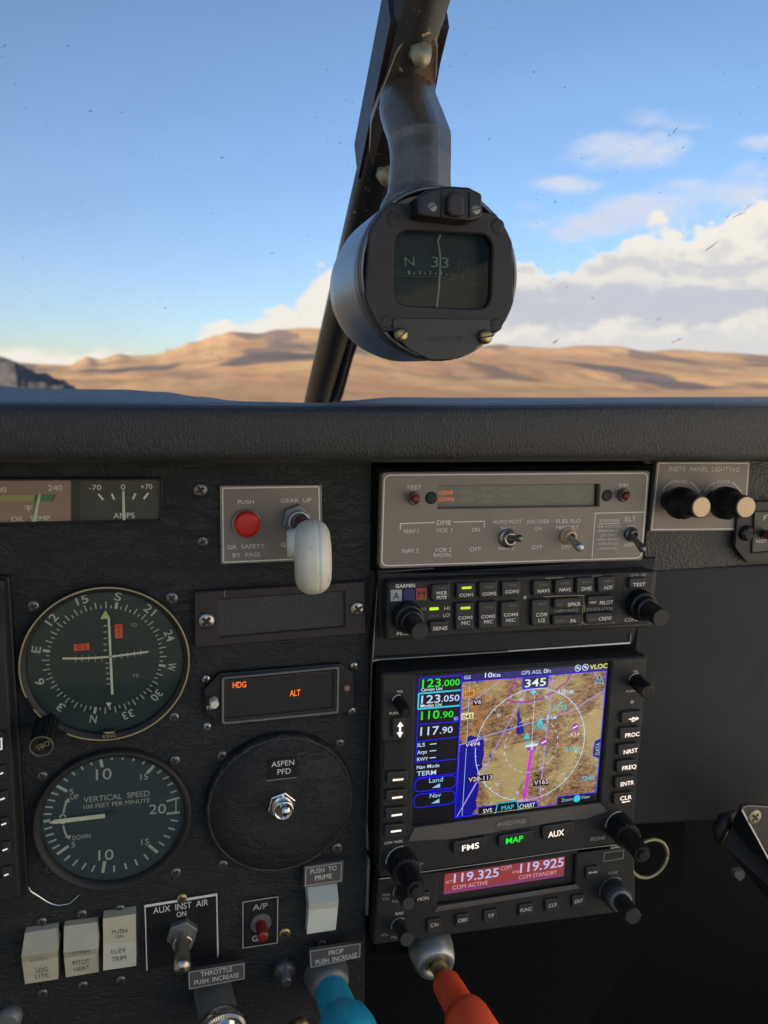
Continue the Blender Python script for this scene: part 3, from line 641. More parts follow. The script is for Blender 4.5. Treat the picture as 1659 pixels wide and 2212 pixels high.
def seg_vor():
    h1 = .004; E2A = lambda x, y: cE(x, y)
    ca, cb, rr = bezel_circle(cA, [(158, 1777), (1630, 1777), (894, 1117), (894, 2438)], h1)
    t = thing('course_indicator', PANEL.to3(ca, cb - rr, 0), 'round course deviation gauge with gold rimmed bezel, compass rose and red NAV and GS flags', 'gauge')
    m = MB(); o = PANEL.to3(ca, cb, 0); m.lathe(o, PANEL.n, [(rr * 1.012, 0), (rr * 1.012, h1 - .0008), (rr * 1.0, h1 - .0001), (rr * .985, h1), (rr * .97, h1), (rr * .965, h1 - .0004), (rr * .945, h1 - .0006), (rr * .93, h1 - .0012), (rr * .925, h1 - .002), (rr * .92, .0003)], bezelp, 72)
    ring = [(ca + rr * .993 * math.cos(i * math.pi / 36), cb + rr * .993 * math.sin(i * math.pi / 36)) for i in range(72)]
    i0 = 5; gap = {46, 47, 48, 51, 52}
    m.stroke([ring[i % 72] for i in range(-24, 41)], .0007, h1 + .0001, gold)
    m.stroke([ring[i] for i in range(42, 45)], .0006, h1 + .0001, gold)
    m.fpx(cE, [(883, 172), (1000, 165), (1000, 238), (883, 245)], h1 + .0002, bezelp)
    m.text(cE, 'KING', 885, 233, 998, 223, 27, h1 + .0003, gold); m.fpx(cE, [(897, 182), (985, 176), (970, 190), (908, 194)], h1 + .0003, gold); make(m, 'bezel', t)
    hd = .0012
    da, db = PANEL.pt(cA(908, 1728), hd); rd = rr * .882
    m = MB(); m.disc(ca, cb, rr * .925, hd - .0004, dialv, 64)
    for p in [(905, y) for y in (1450, 1503, 1557, 1610, 1660)] + [(920, 1770), (923, 1813), (926, 1860), (929, 1905), (932, 1950)]:
        a, b = PANEL.pt(cA(*p), hd); m.disc(a, b, .0006, hd, grey_t, 10); m.stroke([(a - .0012, b), (a + .0012, b)], .00022, hd, grey_t)
    for i, x in enumerate((650, 705, 762, 818, 875, 987, 1043, 1098, 1155, 1210)):
        y = 1730 - (max(0, x - 900) * .16); m.line(cA, [(x, y - 28), (x, y + 28)], .0003, hd, grey_t)
    m.text(cA, 'TO', 1127, 1462, 1178, 1456, 34, hd, lumeg, thin=True); m.text(cA, 'FR', 1147, 1898, 1198, 1893, 34, hd, lumeg, thin=True); make(m, 'dial', t)
    # rose
    m = MB(); px = lambda a: a / 736. * rr; HD = 12.5; yc = db
    m.frame([polar(da, db, px(660), a) for a in range(0, 360, 5)], [polar(da, db, px(520), a) for a in range(0, 360, 5)], hd - .0002, hd + .0001, dialv, 0, 0, None, .00002)
    for k in range(72):
        a = k * 5 + HD; big = k % 2 == 0; maj = k % 18 == 0
        ro = 540; l = 62 if big else 30
        m.stroke([polar(da, db, px(ro - 62), a), polar(da, db, px(ro - 62 + l), a)], .0013 if maj else .0005, hd + .0003, lumeg)
    for k, s in enumerate(['S', '21', '24', 'W', '30', '33', 'N', '3', '6', 'E', '12', '15']):
        a = HD + 30 * k; w = .0031 * (1.0 if len(s) == 1 else 1.75); w = w * (1.3 if s in 'WM' else 1)
        ux, uz = math.cos(R(a)), -math.sin(R(a)); q = polar(da, db, px(558), a)
        m.text(None, s, 0, 0, 0, 0, 0, hd + .0003, lumeg, off=.012, loc=((q[0] - ux * w / 2, q[1] - uz * w / 2), (q[0] + ux * w / 2, q[1] + uz * w / 2), .0041))
    make(m, 'compass_rose', t)
    m = MB(); m.fpx(cA, [(860, 1392), (952, 1388), (905, 1318)], .0021, mat('lime_paint', (.45, .62, .16), .5)); make(m, 'heading_marker', t); m = MB(); m.fpx(cA, [(910, 2110), (958, 2108), (937, 2155)], .0021, lume); make(m, 'heading_marker', t)
    for w, pts in ((.0011, [(935, 1388), (945, 1600), (955, 1820), (965, 2040)]), (.0010, [(538, 1730), (700, 1730), (860, 1722), (960, 1714), (1120, 1693), (1275, 1672)])):
        m = MB(); q = m.px(cA, pts, .0028); m.stroke(q, w, .0028, lume); m.stroke(q, w, .0025, dark_t); make(m, 'needle', t)
    for pts, txt in (([(985, 1440), (1052, 1433), (1055, 1553), (990, 1558)], 'NAV'), ([(632, 1608), (768, 1597), (768, 1655), (635, 1667)], 'GS')):
        m = MB(); m.fpx(cA, pts, .0018, mat('red_flag', (.80, .10, .04), .5) if 'red_flag' not in MATS else MATS['red_flag'])
        if txt == 'GS': m.text(cA, 'G S', 660, 1653, 740, 1646, 42, .002, dark_t)
        else:
            for s, y in (('N', 1476), ('A', 1513), ('V', 1550)): m.text(cA, s, 1008, y, 1032, y - 2, 28, .002, dark_t)
        make(m, 'warning_flag', t, 'red flag reading ' + txt)
    m = MB(); m.disc(ca, cb, rr * .92, .0031, glass, 64); make(m, 'cover_glass', t)
    m = MB(); b3 = m.p3(cE, (408, 95), 0); tip = P(*cE(355, 303), YP - .021); ax = (tip - b3); L = ax.length; r = m.rad(cE, (355, 303), 120, .021)
    m.lathe(b3, ax, [(r * .96, 0), (r * .96, L * .5), (r * .96, L * .97), (r * .90, L)], knobm, 72, gear=18, depth=r * .10, gr=(-1, L * .98), smooth=False); m.lathe(b3, ax, [(r * .90, L * .99), (r * .88, L + .0004), (r * .78, L + .0004), (r * .76, L)], mat('olive_knob_rim', (.10, .10, .075), .45), 40, mtop=mat('olive_knob_face', (.04, .044, .036), .5))
    e = Pl(b3 + ax.normalized() * (L + .0002), (1, 0, 0), V((0, 0, 1))); m2 = MB(e); m.v += []
    m2.text(cE, 'OBS', 414, 252, 304, 302, 44, .0006, gold, thin=True); m.add(m2.v, m2.f, gold)
    make(m, 'knob', t)
    for c, p, r in ((cA, (285, 1280), 58), (cA, (1475, 1210), 58), (cE, (1495, 50), 46)):
        m = MB(); m.screw(c, p, r, dsteel); make(m, 'screw', t)
seg_vor()

def seg_vsi():
    h1 = .005
    ca, cb, rr = bezel_circle(cE, [(262, 960), (1652, 900), (955, 358), (960, 1555)], h1)
    t = thing('vertical_speed_gauge', PANEL.to3(ca, cb - rr, 0), 'round slate faced gauge reading VERTICAL SPEED with its needle at zero', 'gauge')
    m = MB(); o = PANEL.to3(ca, cb, 0); m.lathe(o, PANEL.n, [(rr, 0), (rr, h1 - .0012), (rr * .985, h1 - .0003), (rr * .965, h1), (rr * .945, h1 - .0004), (rr * .90, h1 - .0022), (rr * .895, .0003)], bezelp, 72); make(m, 'bezel', t)
    h = .001; a0, b0, r0 = bezel_circle(cE, [(350, 920), (1562, 880), (955, 368), (960, 1450)], h)
    m = MB(); m.disc(ca, cb, rr * .895, h - .0002, dials, 64)
    T5 = [((483, 640), (578, 690)), ((862, 403), (878, 482)), ((1330, 462), (1265, 532)), ((1278, 1152), (1355, 1215)), ((900, 1290), (883, 1390)), ((490, 1230), (590, 1160)), ((373, 950), (432, 938))]
    for a, b in T5: m.line(cE, [a, b], .00145, h, lumeg)
    for a, b in (((1432, 775), (1543, 745)), ((1432, 882), (1545, 870))): m.line(cE, [a, b], .0011, h, lumeg)
    m.line(cE, [(1512, 762), (1512, 870)], .0006, h, lumeg)
    for l in ((375, 885, 445, 885), (387, 823, 457, 828), (407, 762, 475, 772), (440, 702, 500, 718), (540, 578, 583, 603), (610, 518, 645, 550), (690, 470, 715, 502), (772, 432, 793, 465), (963, 385, 962, 420), (1058, 382, 1052, 418), (1155, 397, 1142, 430), (1247, 425, 1225, 458),
              (1390, 505, 1352, 535), (1455, 560, 1402, 585), (1487, 618, 1440, 640), (1520, 683, 1465, 703), (380, 1015, 450, 997), (395, 1073, 463, 1052), (418, 1130, 485, 1103), (452, 1183, 513, 1150), (553, 1285, 603, 1240), (625, 1327, 668, 1278), (703, 1360, 740, 1307),
              (788, 1382, 815, 1325), (980, 1382, 982, 1325), (1088, 1358, 1072, 1307), (1183, 1325, 1158, 1275), (1273, 1275, 1238, 1230), (1410, 1155, 1365, 1125), (1463, 1088, 1408, 1068), (1502, 1018, 1445, 1005), (1530, 945, 1468, 937)):
        m.line(cE, [l[:2], l[2:]], .00085, h, lumeg)
    for s, x0, y0, x1, y1, hp in (('10', 825, 595, 960, 583, 100), ('15', 1207, 592, 1272, 585, 52), ('5', 597, 717, 632, 714, 50), ('UP', 607, 762, 678, 752, 40), ('VERTICAL  SPEED', 720, 788, 1285, 728, 50), ('100 FEET PER MINUTE', 720, 843, 1287, 783, 38),
                                  ('20', 1280, 887, 1425, 877, 86), ('DOWN', 625, 1110, 778, 1090, 40), ('5', 612, 1172, 648, 1168, 50), ('10', 845, 1287, 975, 1275, 95), ('15', 1215, 1150, 1280, 1143, 50), ('0', 510, 975, 573, 968, 94)):
        m.text(cE, s, x0, y0, x1, y1, hp, h + .0001, lumeg)
    m.line(cE, [(545, 878), (552, 840), (562, 805), (577, 775)], .0009, h + .0001, lumeg); m.fpx(cE, [(550, 780), (602, 782), (592, 745)], h + .0001, lumeg)
    m.line(cE, [(545, 985), (552, 1020), (562, 1050), (580, 1078)], .0009, h + .0001, lumeg); m.fpx(cE, [(555, 1083), (610, 1065), (600, 1102)], h + .0001, lumeg); make(m, 'dial', t)
    m = MB(); q = m.px(cE, [(422, 962), (470, 935), (900, 884), (902, 918), (470, 970)], .0022); m.prism(q, .0017, .0022, lume, 0, 0)
    a, b = PANEL.pt(cE(955, 893), .0018); m.lathe(PANEL.to3(a, b, 0), PANEL.n, [(.0022, .001), (.0022, .0021)], dials, 20); make(m, 'needle', t)
    m = MB(); m.disc(ca, cb, rr * .893, .0034, glass, 64); make(m, 'cover_glass', t)
    for p, r in (((365, 560), 54), ((1500, 425), 50), ((1512, 1385), 46), ((425, 1355), 40)):
        m = MB(); m.screw(cE, p, r, dsteel); make(m, 'screw', t)
seg_vsi()

def seg_cluster():
    t = thing('engine_gauge_cluster', base(cA, (600, 560)), 'wide rectangular gauge with oil temperature and AMPS needles under the glareshield', 'gauge')
    m = MB(); out = m.px(cA, [(-420, 185), (1398, 180), (1395, 560), (-420, 600)], .003); inn = m.px(cA, [(-400, 208), (1378, 198), (1370, 540), (-400, 577)], .003)
    m.frame(out, inn, 0, .0022, blackp, .0015, .0012, .0004); make(m, 'frame', t)
    h = .0008
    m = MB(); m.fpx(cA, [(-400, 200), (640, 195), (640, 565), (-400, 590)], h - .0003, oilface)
    m.fpx(cA, [(0, 325), (300, 322), (290, 382), (0, 380)], h, yellowp); m.fpx(cA, [(300, 322), (462, 322), (440, 380), (290, 382)], h, greenp); m.fpx(cA, [(462, 322), (482, 322), (460, 380), (440, 380)], h, redd)
    for s, x0, y0, x1, y1, hp in (('200', -60, 303, 55, 302, 48), ('240', 415, 288, 537, 285, 50), ('F', 240, 465, 277, 463, 48), ('OIL  TEMP.', 97, 555, 443, 545, 46)): m.text(cA, s, x0, y0, x1, y1, hp, h + .0001, white)
    a, b = PANEL.pt(cA(228, 428), h); m.stroke([(a + .0007 * math.cos(k), b + .0007 * math.sin(k)) for k in [i * .785 for i in range(8)]], .0002, h + .0001, white, True); make(m, 'oil_temperature_dial', t)
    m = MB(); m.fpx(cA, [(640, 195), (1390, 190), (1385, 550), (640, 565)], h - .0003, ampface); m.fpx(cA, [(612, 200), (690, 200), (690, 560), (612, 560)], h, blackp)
    for s, x0, y0, x1, y1, hp in (('-70', 765, 285, 873, 282, 48), ('0', 1040, 278, 1078, 277, 46), ('+70', 1210, 277, 1310, 274, 46), ('AMPS', 975, 528, 1158, 522, 50)): m.text(cA, s, x0, y0, x1, y1, hp, h + .0001, white)
    for l in ((845, 317, 888, 367), (960, 315, 983, 365), (1165, 310, 1142, 362), (1275, 308, 1235, 360)): m.line(cA, [l[:2], l[2:]], .0009, h + .0001, white)
    make(m, 'ammeter_dial', t)
    for p in ([(276, 566), (308, 566), (352, 315), (334, 313)], [(1052, 548), (1080, 548), (1070, 288), (1050, 288)]):
        m = MB(); m.fpx(cA, p, .0014, lume); make(m, 'needle', t)
    m = MB(); m.fpx(cA, [(-400, 205), (1378, 196), (1370, 542), (-400, 579)], .0019, glass); make(m, 'cover_glass', t)
seg_cluster()

def seg_gear():
    t = thing('landing_gear_switch', base(cB, (800, 920)), 'taupe placard with a red push button and a white wheel shaped gear lever', 'gear switch')
    h = .0012; m = MB(); m.quad(cB, [(360, 245), (1237, 238), (1245, 885), (370, 922)], 0, h, tan, .0006, .0002)
    m.ring(cB, [(385, 267), (1213, 255), (1225, 868), (393, 903)], .0006, h + .0001, white, .0006)
    for s, x0, y0, x1, y1, hp in (('PUSH', 515, 403, 655, 401, 35), ('GEAR  UP', 887, 393, 1147, 386, 37), ('GR  SAFETY', 425, 793, 750, 780, 38), ('BY  PASS', 472, 862, 708, 853, 38), ('GEAR  DOWN', 887, 770, 1200, 757, 37)): m.text(cB, s, x0, y0, x1, y1, hp, h + .0002, white)
    make(m, 'placard', t)
    m = MB(); r = m.rad(cB, (590, 570), 128, .003); m.stand(cB, (590, 568), [(r, 0), (r, .0016), (r * .95, .0022), (r * .92, .0022), (r * .9, .0010)], steel, .001); make(m, 'button_ring', t)
    m = MB(); m.stand(cB, (592, 566), [(r * .88, 0), (r * .88, .0035), (r * .82, .0046), (r * .6, .0049), (r * .2, .0050)], red, .001, 40); make(m, 'push_button', t)
    m = MB(); m.hexnut(cB, (1025, 540), 132, h, h + .0035, dalu, .35); r = m.rad(cB, (1030, 540), 96, .005)
    m.stand(cB, (1030, 540), [(r, 0), (r, .005), (r * .93, .0056), (r * .74, .0056), (r * .7, .003)], alu, h); m.stand(cB, (1032, 540), [(r * .68, 0), (r * .68, .0042)], dalu, h); make(m, 'hex_nut', t)
    b3 = m.p3(cB, (1040, 535), 0); ctr = P(*cB(1157, 858), YP - .029)
    m = MB(); m.tube([b3, b3 + V((.001, -.012, -.0)), V((ctr.x - .001, ctr.y, ctr.z + .012))], [.0034, .0034, .0042], redd, 14); LA = make(m, 'lever_arm', t)
    m = MB(); top = P(*cB(1157, 540), ctr.y).z; bot = P(*cB(1157, 1168), ctr.y).z; r = (top - bot) / 2; ctr.z = (top + bot) / 2
    xl, xr = P(*cB(1008, 850), ctr.y).x, P(*cB(1312, 850), ctr.y).x; w = xr - xl
    ax = V((1, -.13, .03)).normalized(); o = V((ctr.x, ctr.y, ctr.z)) - ax * w * .5
    m.lathe(o, ax, [(r * (.55 + .45 * (1 - abs(2 * q - 1) ** 2.4) ** .5) * (.988 if abs(q - .64) < .012 else 1), w * q) for q in (0, .015, .05, .1, .17, .25, .35, .45, .55, .62, .64, .66, .75, .83, .9, .95, .985, 1)], cream, 56)
    m.lathe(o + V((0, 0, r * .38)), -ax, [(r * .40, -.003), (r * .40, w * .12), (r * .36, w * .2), (r * .1, w * .22)], cream, 32); make(m, 'lever_knob', LA)
seg_gear()

def seg_blank():
    t = thing('blank_cover_plate', base(cB, (800, 1640)), 'rectangular black cover plate with a crinkle painted centre and two bright screws', 'cover plate')
    h = .0035; m = MB(); o = m.px(cB, [(140, 1160), (1610, 1068), (1620, 1520), (145, 1640)], h); i = m.px(cB, [(350, 1228), (1432, 1155), (1437, 1455), (355, 1548)], h)
    m.frame(o, i, 0, h, satin, .0014, .0005, .001, .0006); make(m, 'surround', t)
    m = MB(); m.quad(cB, [(330, 1215), (1450, 1140), (1455, 1470), (335, 1565)], 0, .0022, crinkle, 0, .0001); make(m, 'crinkle_insert', t)
    for p, r in (((245, 1403), 74), ((1543, 1300), 64)):
        m = MB(); m.screw(cB, p, r, steel, h, dome=.45); make(m, 'screw', t)
    m = MB(); m.line(cB, [(412, 1148), (402, 1155), (405, 1205)], .0002, h + .0001, grey_t); make(m, 'paint_scratch', t)
seg_blank()

def seg_annun():
    t = thing('autopilot_annunciator', base(cF, (870, 340)), 'eight sided black annunciator with glowing orange HDG and ALT in a silver frame', 'annunciator')
    h = .003; m = MB(); m.quad(cF, [(225, 40), (355, -105), (1400, -190), (1512, -90), (1517, 180), (1400, 262), (380, 348), (230, 240)], 0, h, blackp, .0006, .0006)
    m.text(cF, 'TEST', 243, 205, 338, 198, 30, h + .0001, whitel)
    for l in ((293, -15, 298, 30), (1448, 95, 1452, 140)): m.line(cF, [l[:2], l[2:]], .0005, h + .0001, dark_t)
    make(m, 'body', t)
    m = MB(); o = m.px(cF, [(378, -68), (1390, -162), (1384, 238), (376, 338)], h + .002); i = m.px(cF, [(400, -52), (1370, -143), (1364, 222), (397, 317)], h + .002)
    m.frame(o, i, h, h + .002, dalu, .0018, .0012, h, .0003); make(m, 'silver_frame', t)
    m = MB(); o = m.px(cF, [(402, -50), (1368, -141), (1362, 220), (399, 315)], h + .0012); i = m.px(cF, [(425, -25), (1342, -112), (1336, 190), (420, 285)], h + .0012)
    m.frame(o, i, h, h + .0012, satin, .001, .0006, h, .0003); m.fpx(cF, [(420, -30), (1350, -116), (1342, 195), (415, 290)], h + .0002, dark_t)
    og = emi((255, 118, 40), 1.25)
    m.text(cF, 'HDG', 472, 20, 588, 12, 52, h + .0004, og, off=.012); m.text(cF, 'ALT', 962, 91, 1053, 84, 54, h + .0004, og, off=.012); make(m, 'display', t)
    m = MB(); b = m.p3(cF, (308, 128), h); m.lathe(b, (P(*cF(316, 165), YP - h - .006) - b), [(.0022, 0), (.0022, .0052), (.0018, .006)], cream, 16); make(m, 'test_button', t)
    m = MB(); m.stand(cF, (1450, 15), [(.0018, 0), (.0018, .0012), (.0012, .0017)], pink, h, 18); make(m, 'light_sensor', t)
    for p, r in (((243, -60), 42), ((1513, -172), 38), ((252, 345), 36), ((1498, 213), 38)):
        m = MB(); m.screw(cF, p, r, steel if r > 37 else alu, dome=.6); make(m, 'screw', t)
seg_annun()

def seg_pfd():
    h = .006; ca, cb, rr = bezel_circle(cF, [(243, 1020), (1495, 960), (870, 405), (870, 1602)], h * .6)
    t = thing('switch_cover_disc', PANEL.to3(ca, cb - rr, 0), 'large round leather covered blanking disc with a label and a bright toggle in its middle', 'switch cover')
    m = MB(); o = PANEL.to3(ca, cb, 0); m.lathe(o, PANEL.n, [(rr, 0), (rr * 1.0, .002), (rr * .992, .004), (rr * .978, .0054), (rr * .96, .0060), (rr * .945, .0058), (rr * .935, .005)], rim_leather, 72); make(m, 'rim', t)
    m = MB(); m.lathe(o, PANEL.n, [(rr * .95, .004), (rr * .94, .0056), (rr * .5, .0061)], leather, 72); make(m, 'cover', t)
    m = MB(); m.quad(cF, [(785, 640), (1028, 610), (1022, 785), (762, 815)], h, h + .0005, knobm, 0, .0001)
    m.text(cF, 'ASPEN', 805, 700, 1000, 680, 48, h + .0007, whitel); m.text(cF, 'PFD', 857, 765, 972, 753, 48, h + .0007, whitel); m.line(cF, [(762, 817), (1022, 788)], .0003, h + .0007, grey_t); make(m, 'placard', t)
    m = MB(); m.hexnut(cF, (895, 1035), 125, h, h + .0025, chrome, .28); r = m.rad(cF, (897, 1040), 92, h + .005); m.stand(cF, (897, 1035), [(r, 0), (r, .0042), (r * .94, .005), (r * .72, .005), (r * .68, .003)], chrome, h); m.stand(cF, (897, 1035), [(r * .68, 0), (r * .68, .0035)], dsteel, h); make(m, 'hex_nut', t)
    b = m.p3(cF, (890, 1025), h + .002); tip = P(*cF(932, 1078), YP - h - .0155); L = (tip - b).length
    m = MB(); m.lathe(b, tip - b, [(.0014, 0), (.0018, L * .4), (.0024, L * .75), (.0026, L * .9), (.002, L * .98), (.0008, L)], chrome, 20); make(m, 'toggle_lever', t)
    for p, r in (((380, 600), 46), ((1393, 493), 40), ((1368, 1395), 52), ((388, 1535), 44)):
        m = MB(); m.screw(cF, p, r, dsteel); make(m, 'screw', t)
seg_pfd()

def rocker(mb, c, tl, tr, ml, mr, bl, br, m, hs, h0=.0015):
    """rocker cap: top, middle and bottom edges standing hs = (top, ridge, foot) off the plane"""
    rows = [(tl, tr, hs[0]), (ml, mr, hs[1]), (bl, br, hs[2])]
    if len(hs) == 4: rows = [(tl, tr, hs[0]), (ml, mr, hs[1]), (tuple(V(ml) * .78 + V(bl) * .22), tuple(V(mr) * .78 + V(br) * .22), hs[2]), (bl, br, hs[3])]
    F = [(mb.p3(c, a, h), mb.p3(c, b, h)) for a, b, h in rows]
    vs = []; n = len(F)
    for a, b in F: vs += [a, b]
    for a, b in F: vs += [V((a.x, YP, a.z)), V((b.x, YP, b.z))]
    fs = [(2 * i + 1, 2 * i, 2 * i + 2, 2 * i + 3) for i in range(n - 1)]
    fs += [(2 * i, 2 * n + 2 * i, 2 * n + 2 * i + 2, 2 * i + 2) for i in range(n - 1)] + [(2 * i + 1, 2 * i + 3, 2 * n + 2 * i + 3, 2 * n + 2 * i + 1) for i in range(n - 1)]
    fs += [(0, 1, 2 * n + 1, 2 * n), (2 * n - 1, 2 * n - 2, 4 * n - 2, 4 * n - 1)]
    fs = [f for f in fs]; mb.add(vs, fs, m); return mb
def rock_text(mb, c, s, x0, y0, x1, y1, hp, hfun, m):
    """print on a tilted cap: height of the cap at the baseline and at the cap line"""
    hb = hfun((y0 + y1) / 2); ht = hfun((y0 + y1) / 2 - hp); a, b = mb.p3(c, (x0, y0), hb), mb.p3(c, (x1, y1), hb); d = mb.p3(c, (x0 + hp * (y1 - y0) / (x1 - x0) * -1 * -1, y0 - hp), ht)
    vs, fs = glyphs(s, -.01); mb.add([a + (b - a) * x + (d - a) * y + V((0, -.00025, 0)) for x, y in vs], fs, m)

def seg_rockers():
    G1 = 'cream rocker switches at the bottom of the pilot panel'
    def lerp(y0, h0, y1, h1): return lambda y: h0 + (h1 - h0) * (y - y0) / (y1 - y0)
    for name, lab, pts, hs, txt, scr in (
        ('LDG', 'cream rocker switch printed LDG LITE, upper half raised', [(213, 597), (493, 555), (183, 800), (497, 750), (215, 1037), (500, 993)], (.004, .0125, .007, .0045),
         [('PUSH', 272, 846, 410, 824, 20, lerp(807, .0125, 852, .007)), ('LDG', 310, 936, 412, 923, 38, lerp(827, .007, 1015, .0045)), ('LITE', 307, 986, 418, 972, 36, lerp(827, .007, 1015, .0045))], ((360, 495), (368, 1108))),
        ('PITOT', 'cream rocker switch printed PITOT HEAT, upper half raised', [(550, 542), (838, 503), (546, 770), (843, 732), (567, 978), (848, 932)], (.004, .0125, .007, .0045),
         [('PUSH', 628, 783, 770, 763, 20, lerp(760, .0125, 800, .007)), ('PITOT', 630, 878, 773, 856, 42, lerp(792, .007, 955, .0045)), ('HEAT', 640, 927, 773, 905, 36, lerp(792, .007, 955, .0045))], ((705, 430), (715, 1040))),
        ('ELEV', 'cream rocker switch printed ELEV TRIM, lower half raised', [(885, 475), (1165, 433), (888, 690), (1168, 680), (887, 920), (1170, 880)], (.006, .0066, .0115),
         [('PUSH', 965, 605, 1095, 590, 38, lerp(454, .006, 685, .0066)), ('ON', 998, 642, 1062, 634, 30, lerp(454, .006, 685, .0066)), ('ELEV', 960, 775, 1085, 757, 38, lerp(685, .0066, 900, .0115)), ('TRIM', 965, 842, 1085, 825, 42, lerp(685, .0066, 900, .0115))], ((1030, 385), (1040, 995)))):
        t = thing('rocker_switch', base(cG, pts[4]), lab, 'switch', G1)
        m = MB(); rocker(m, cG, *pts, ivory, hs)
        for s in txt: rock_text(m, cG, *s, dark_t)
        make(m, 'rocker_cap', t)
        m = MB(); q = [(pts[0][0] + 4, pts[0][1] - 4), (pts[1][0] + 24, pts[1][1] - 6), (pts[5][0] + 26, pts[5][1] + 4), (pts[4][0] + 4, pts[4][1] + 6)]
        m.quad(cG, q, 0, .0018, satin, .0004, .0003); make(m, 'switch_frame', t)
        for p in scr: m = MB(); m.screw(cG, p, 46, dsteel, dome=.5); make(m, 'screw', t)
    t = thing('primer_switch', base(cH, (1110, 607)), 'pale green white rocker switch below the PUSH TO PRIME placard', 'switch')
    m = MB(); rocker(m, cH, (1115, 205), (1368, 168), (1130, 352), (1383, 318), (1110, 607), (1357, 570), mint, (.004, .013, .007, .005))
    make(m, 'rocker_cap', t)
    m = MB(); h = .0045; m.quad(cH, [(1088, 25), (1428, -25), (1420, 160), (1082, 208)], .0005, h, tanl, 0, .0002); m.ring(cH, [(1102, 40), (1408, -5), (1402, 148), (1098, 192)], .0006, h + .0001, grey_t)
    m.text(cH, 'PUSH  TO', 1140, 92, 1365, 57, 42, h + .0002, white); m.text(cH, 'PRIME', 1180, 148, 1325, 124, 42, h + .0002, white); make(m, 'placard', t)
    m = MB(); m.screw(cH, (1240, 682), 32, dsteel, dome=.6); make(m, 'screw', t)
seg_rockers()

def seg_toggles():
    t = thing('go_around_button', base(cH, (710, 735)), 'small red push button on a black placard reading A/P and G/A', 'button')
    h = .0008; m = MB(); m.quad(cH, [(553, 325), (867, 275), (862, 688), (553, 737)], 0, h, blackp, 0, .0002); m.ring(cH, [(560, 333), (860, 286), (856, 682), (560, 728)], .0006, h + .0001, grey_t)
    m.text(cH, 'A/P', 643, 403, 772, 385, 50, h + .0002, grey_t, off=.02); m.text(cH, 'G/A', 637, 672, 767, 655, 50, h + .0002, grey_t, off=.02); make(m, 'placard', t)
    m = MB(); r = m.rad(cH, (713, 512), 90, h); m.stand(cH, (713, 510), [(r, 0), (r, .0007), (r * .95, .001)], dalu, h); m.stand(cH, (713, 515), [(r * .5, 0), (r * .5, .004), (r * .44, .0045)], alu, h, 20); make(m, 'washer', t)
    m = MB(); m.stand(cH, (714, 517), [(.0031, 0), (.0031, .0098), (.0027, .0105), (.0015, .0108)], redd, h, 20); make(m, 'push_button', t)
    t = thing('instrument_air_switch', base(cG, (1500, 915)), 'large steel toggle on a black placard reading AUX INST AIR ON', 'switch')
    h = .001; G2 = lambda x, y: cG(x, y); m = MB(); m.quad(cG, [(1242, 360), (1868, 258), (1880, 800), (1262, 920)], 0, h, knobm, 0, .0002)
    m.fpx(cG, [(1240, 358), (1868, 255), (1868, 276), (1240, 380)], h + .0001, whitel); m.fpx(cG, [(1242, 378), (1252, 376), (1268, 918), (1258, 920)], h + .0001, whitel); m.fpx(cG, [(1858, 278), (1868, 276), (1880, 795), (1867, 806)], h + .0001, whitel)
    m.text(cG, 'AUX  INST  AIR', 1318, 433, 1790, 358, 56, h + .0002, whitel); m.text(cG, 'ON', 1518, 463, 1600, 451, 46, h + .0002, whitel); m.text(cG, 'OFF', 1512, 785, 1625, 768, 46, h + .0002, whitel); make(m, 'placard', t)
    m = MB(); m.hexnut(cG, (1568, 625), 138, h, h + .0035, dalu, .25); r = m.rad(cG, (1570, 630), 92, h + .005); m.stand(cG, (1568, 622), [(r, 0), (r, .0062), (r * .94, .007), (r * .74, .007), (r * .7, .003)], steel, h); m.stand(cG, (1568, 622), [(r * .68, 0), (r * .68, .0045)], dsteel, h, 24); make(m, 'hex_nut', t)
    b = m.p3(cG, (1565, 612), h + .003); tip = P(*cG(1566, 918), YP - .026); L = (tip - b).length
    m = MB(); m.lathe(b, tip - b, [(.0028, 0), (.0034, L * .3), (.0041, L * .75), (.0043, L * .9), (.0036, L * .97), (.0015, L)], steel, 24); make(m, 'toggle_lever', t)
    m = MB(); m.screw(cG, (1563, 292), 48, brass, dome=.6); make(m, 'screw', t)
seg_toggles()

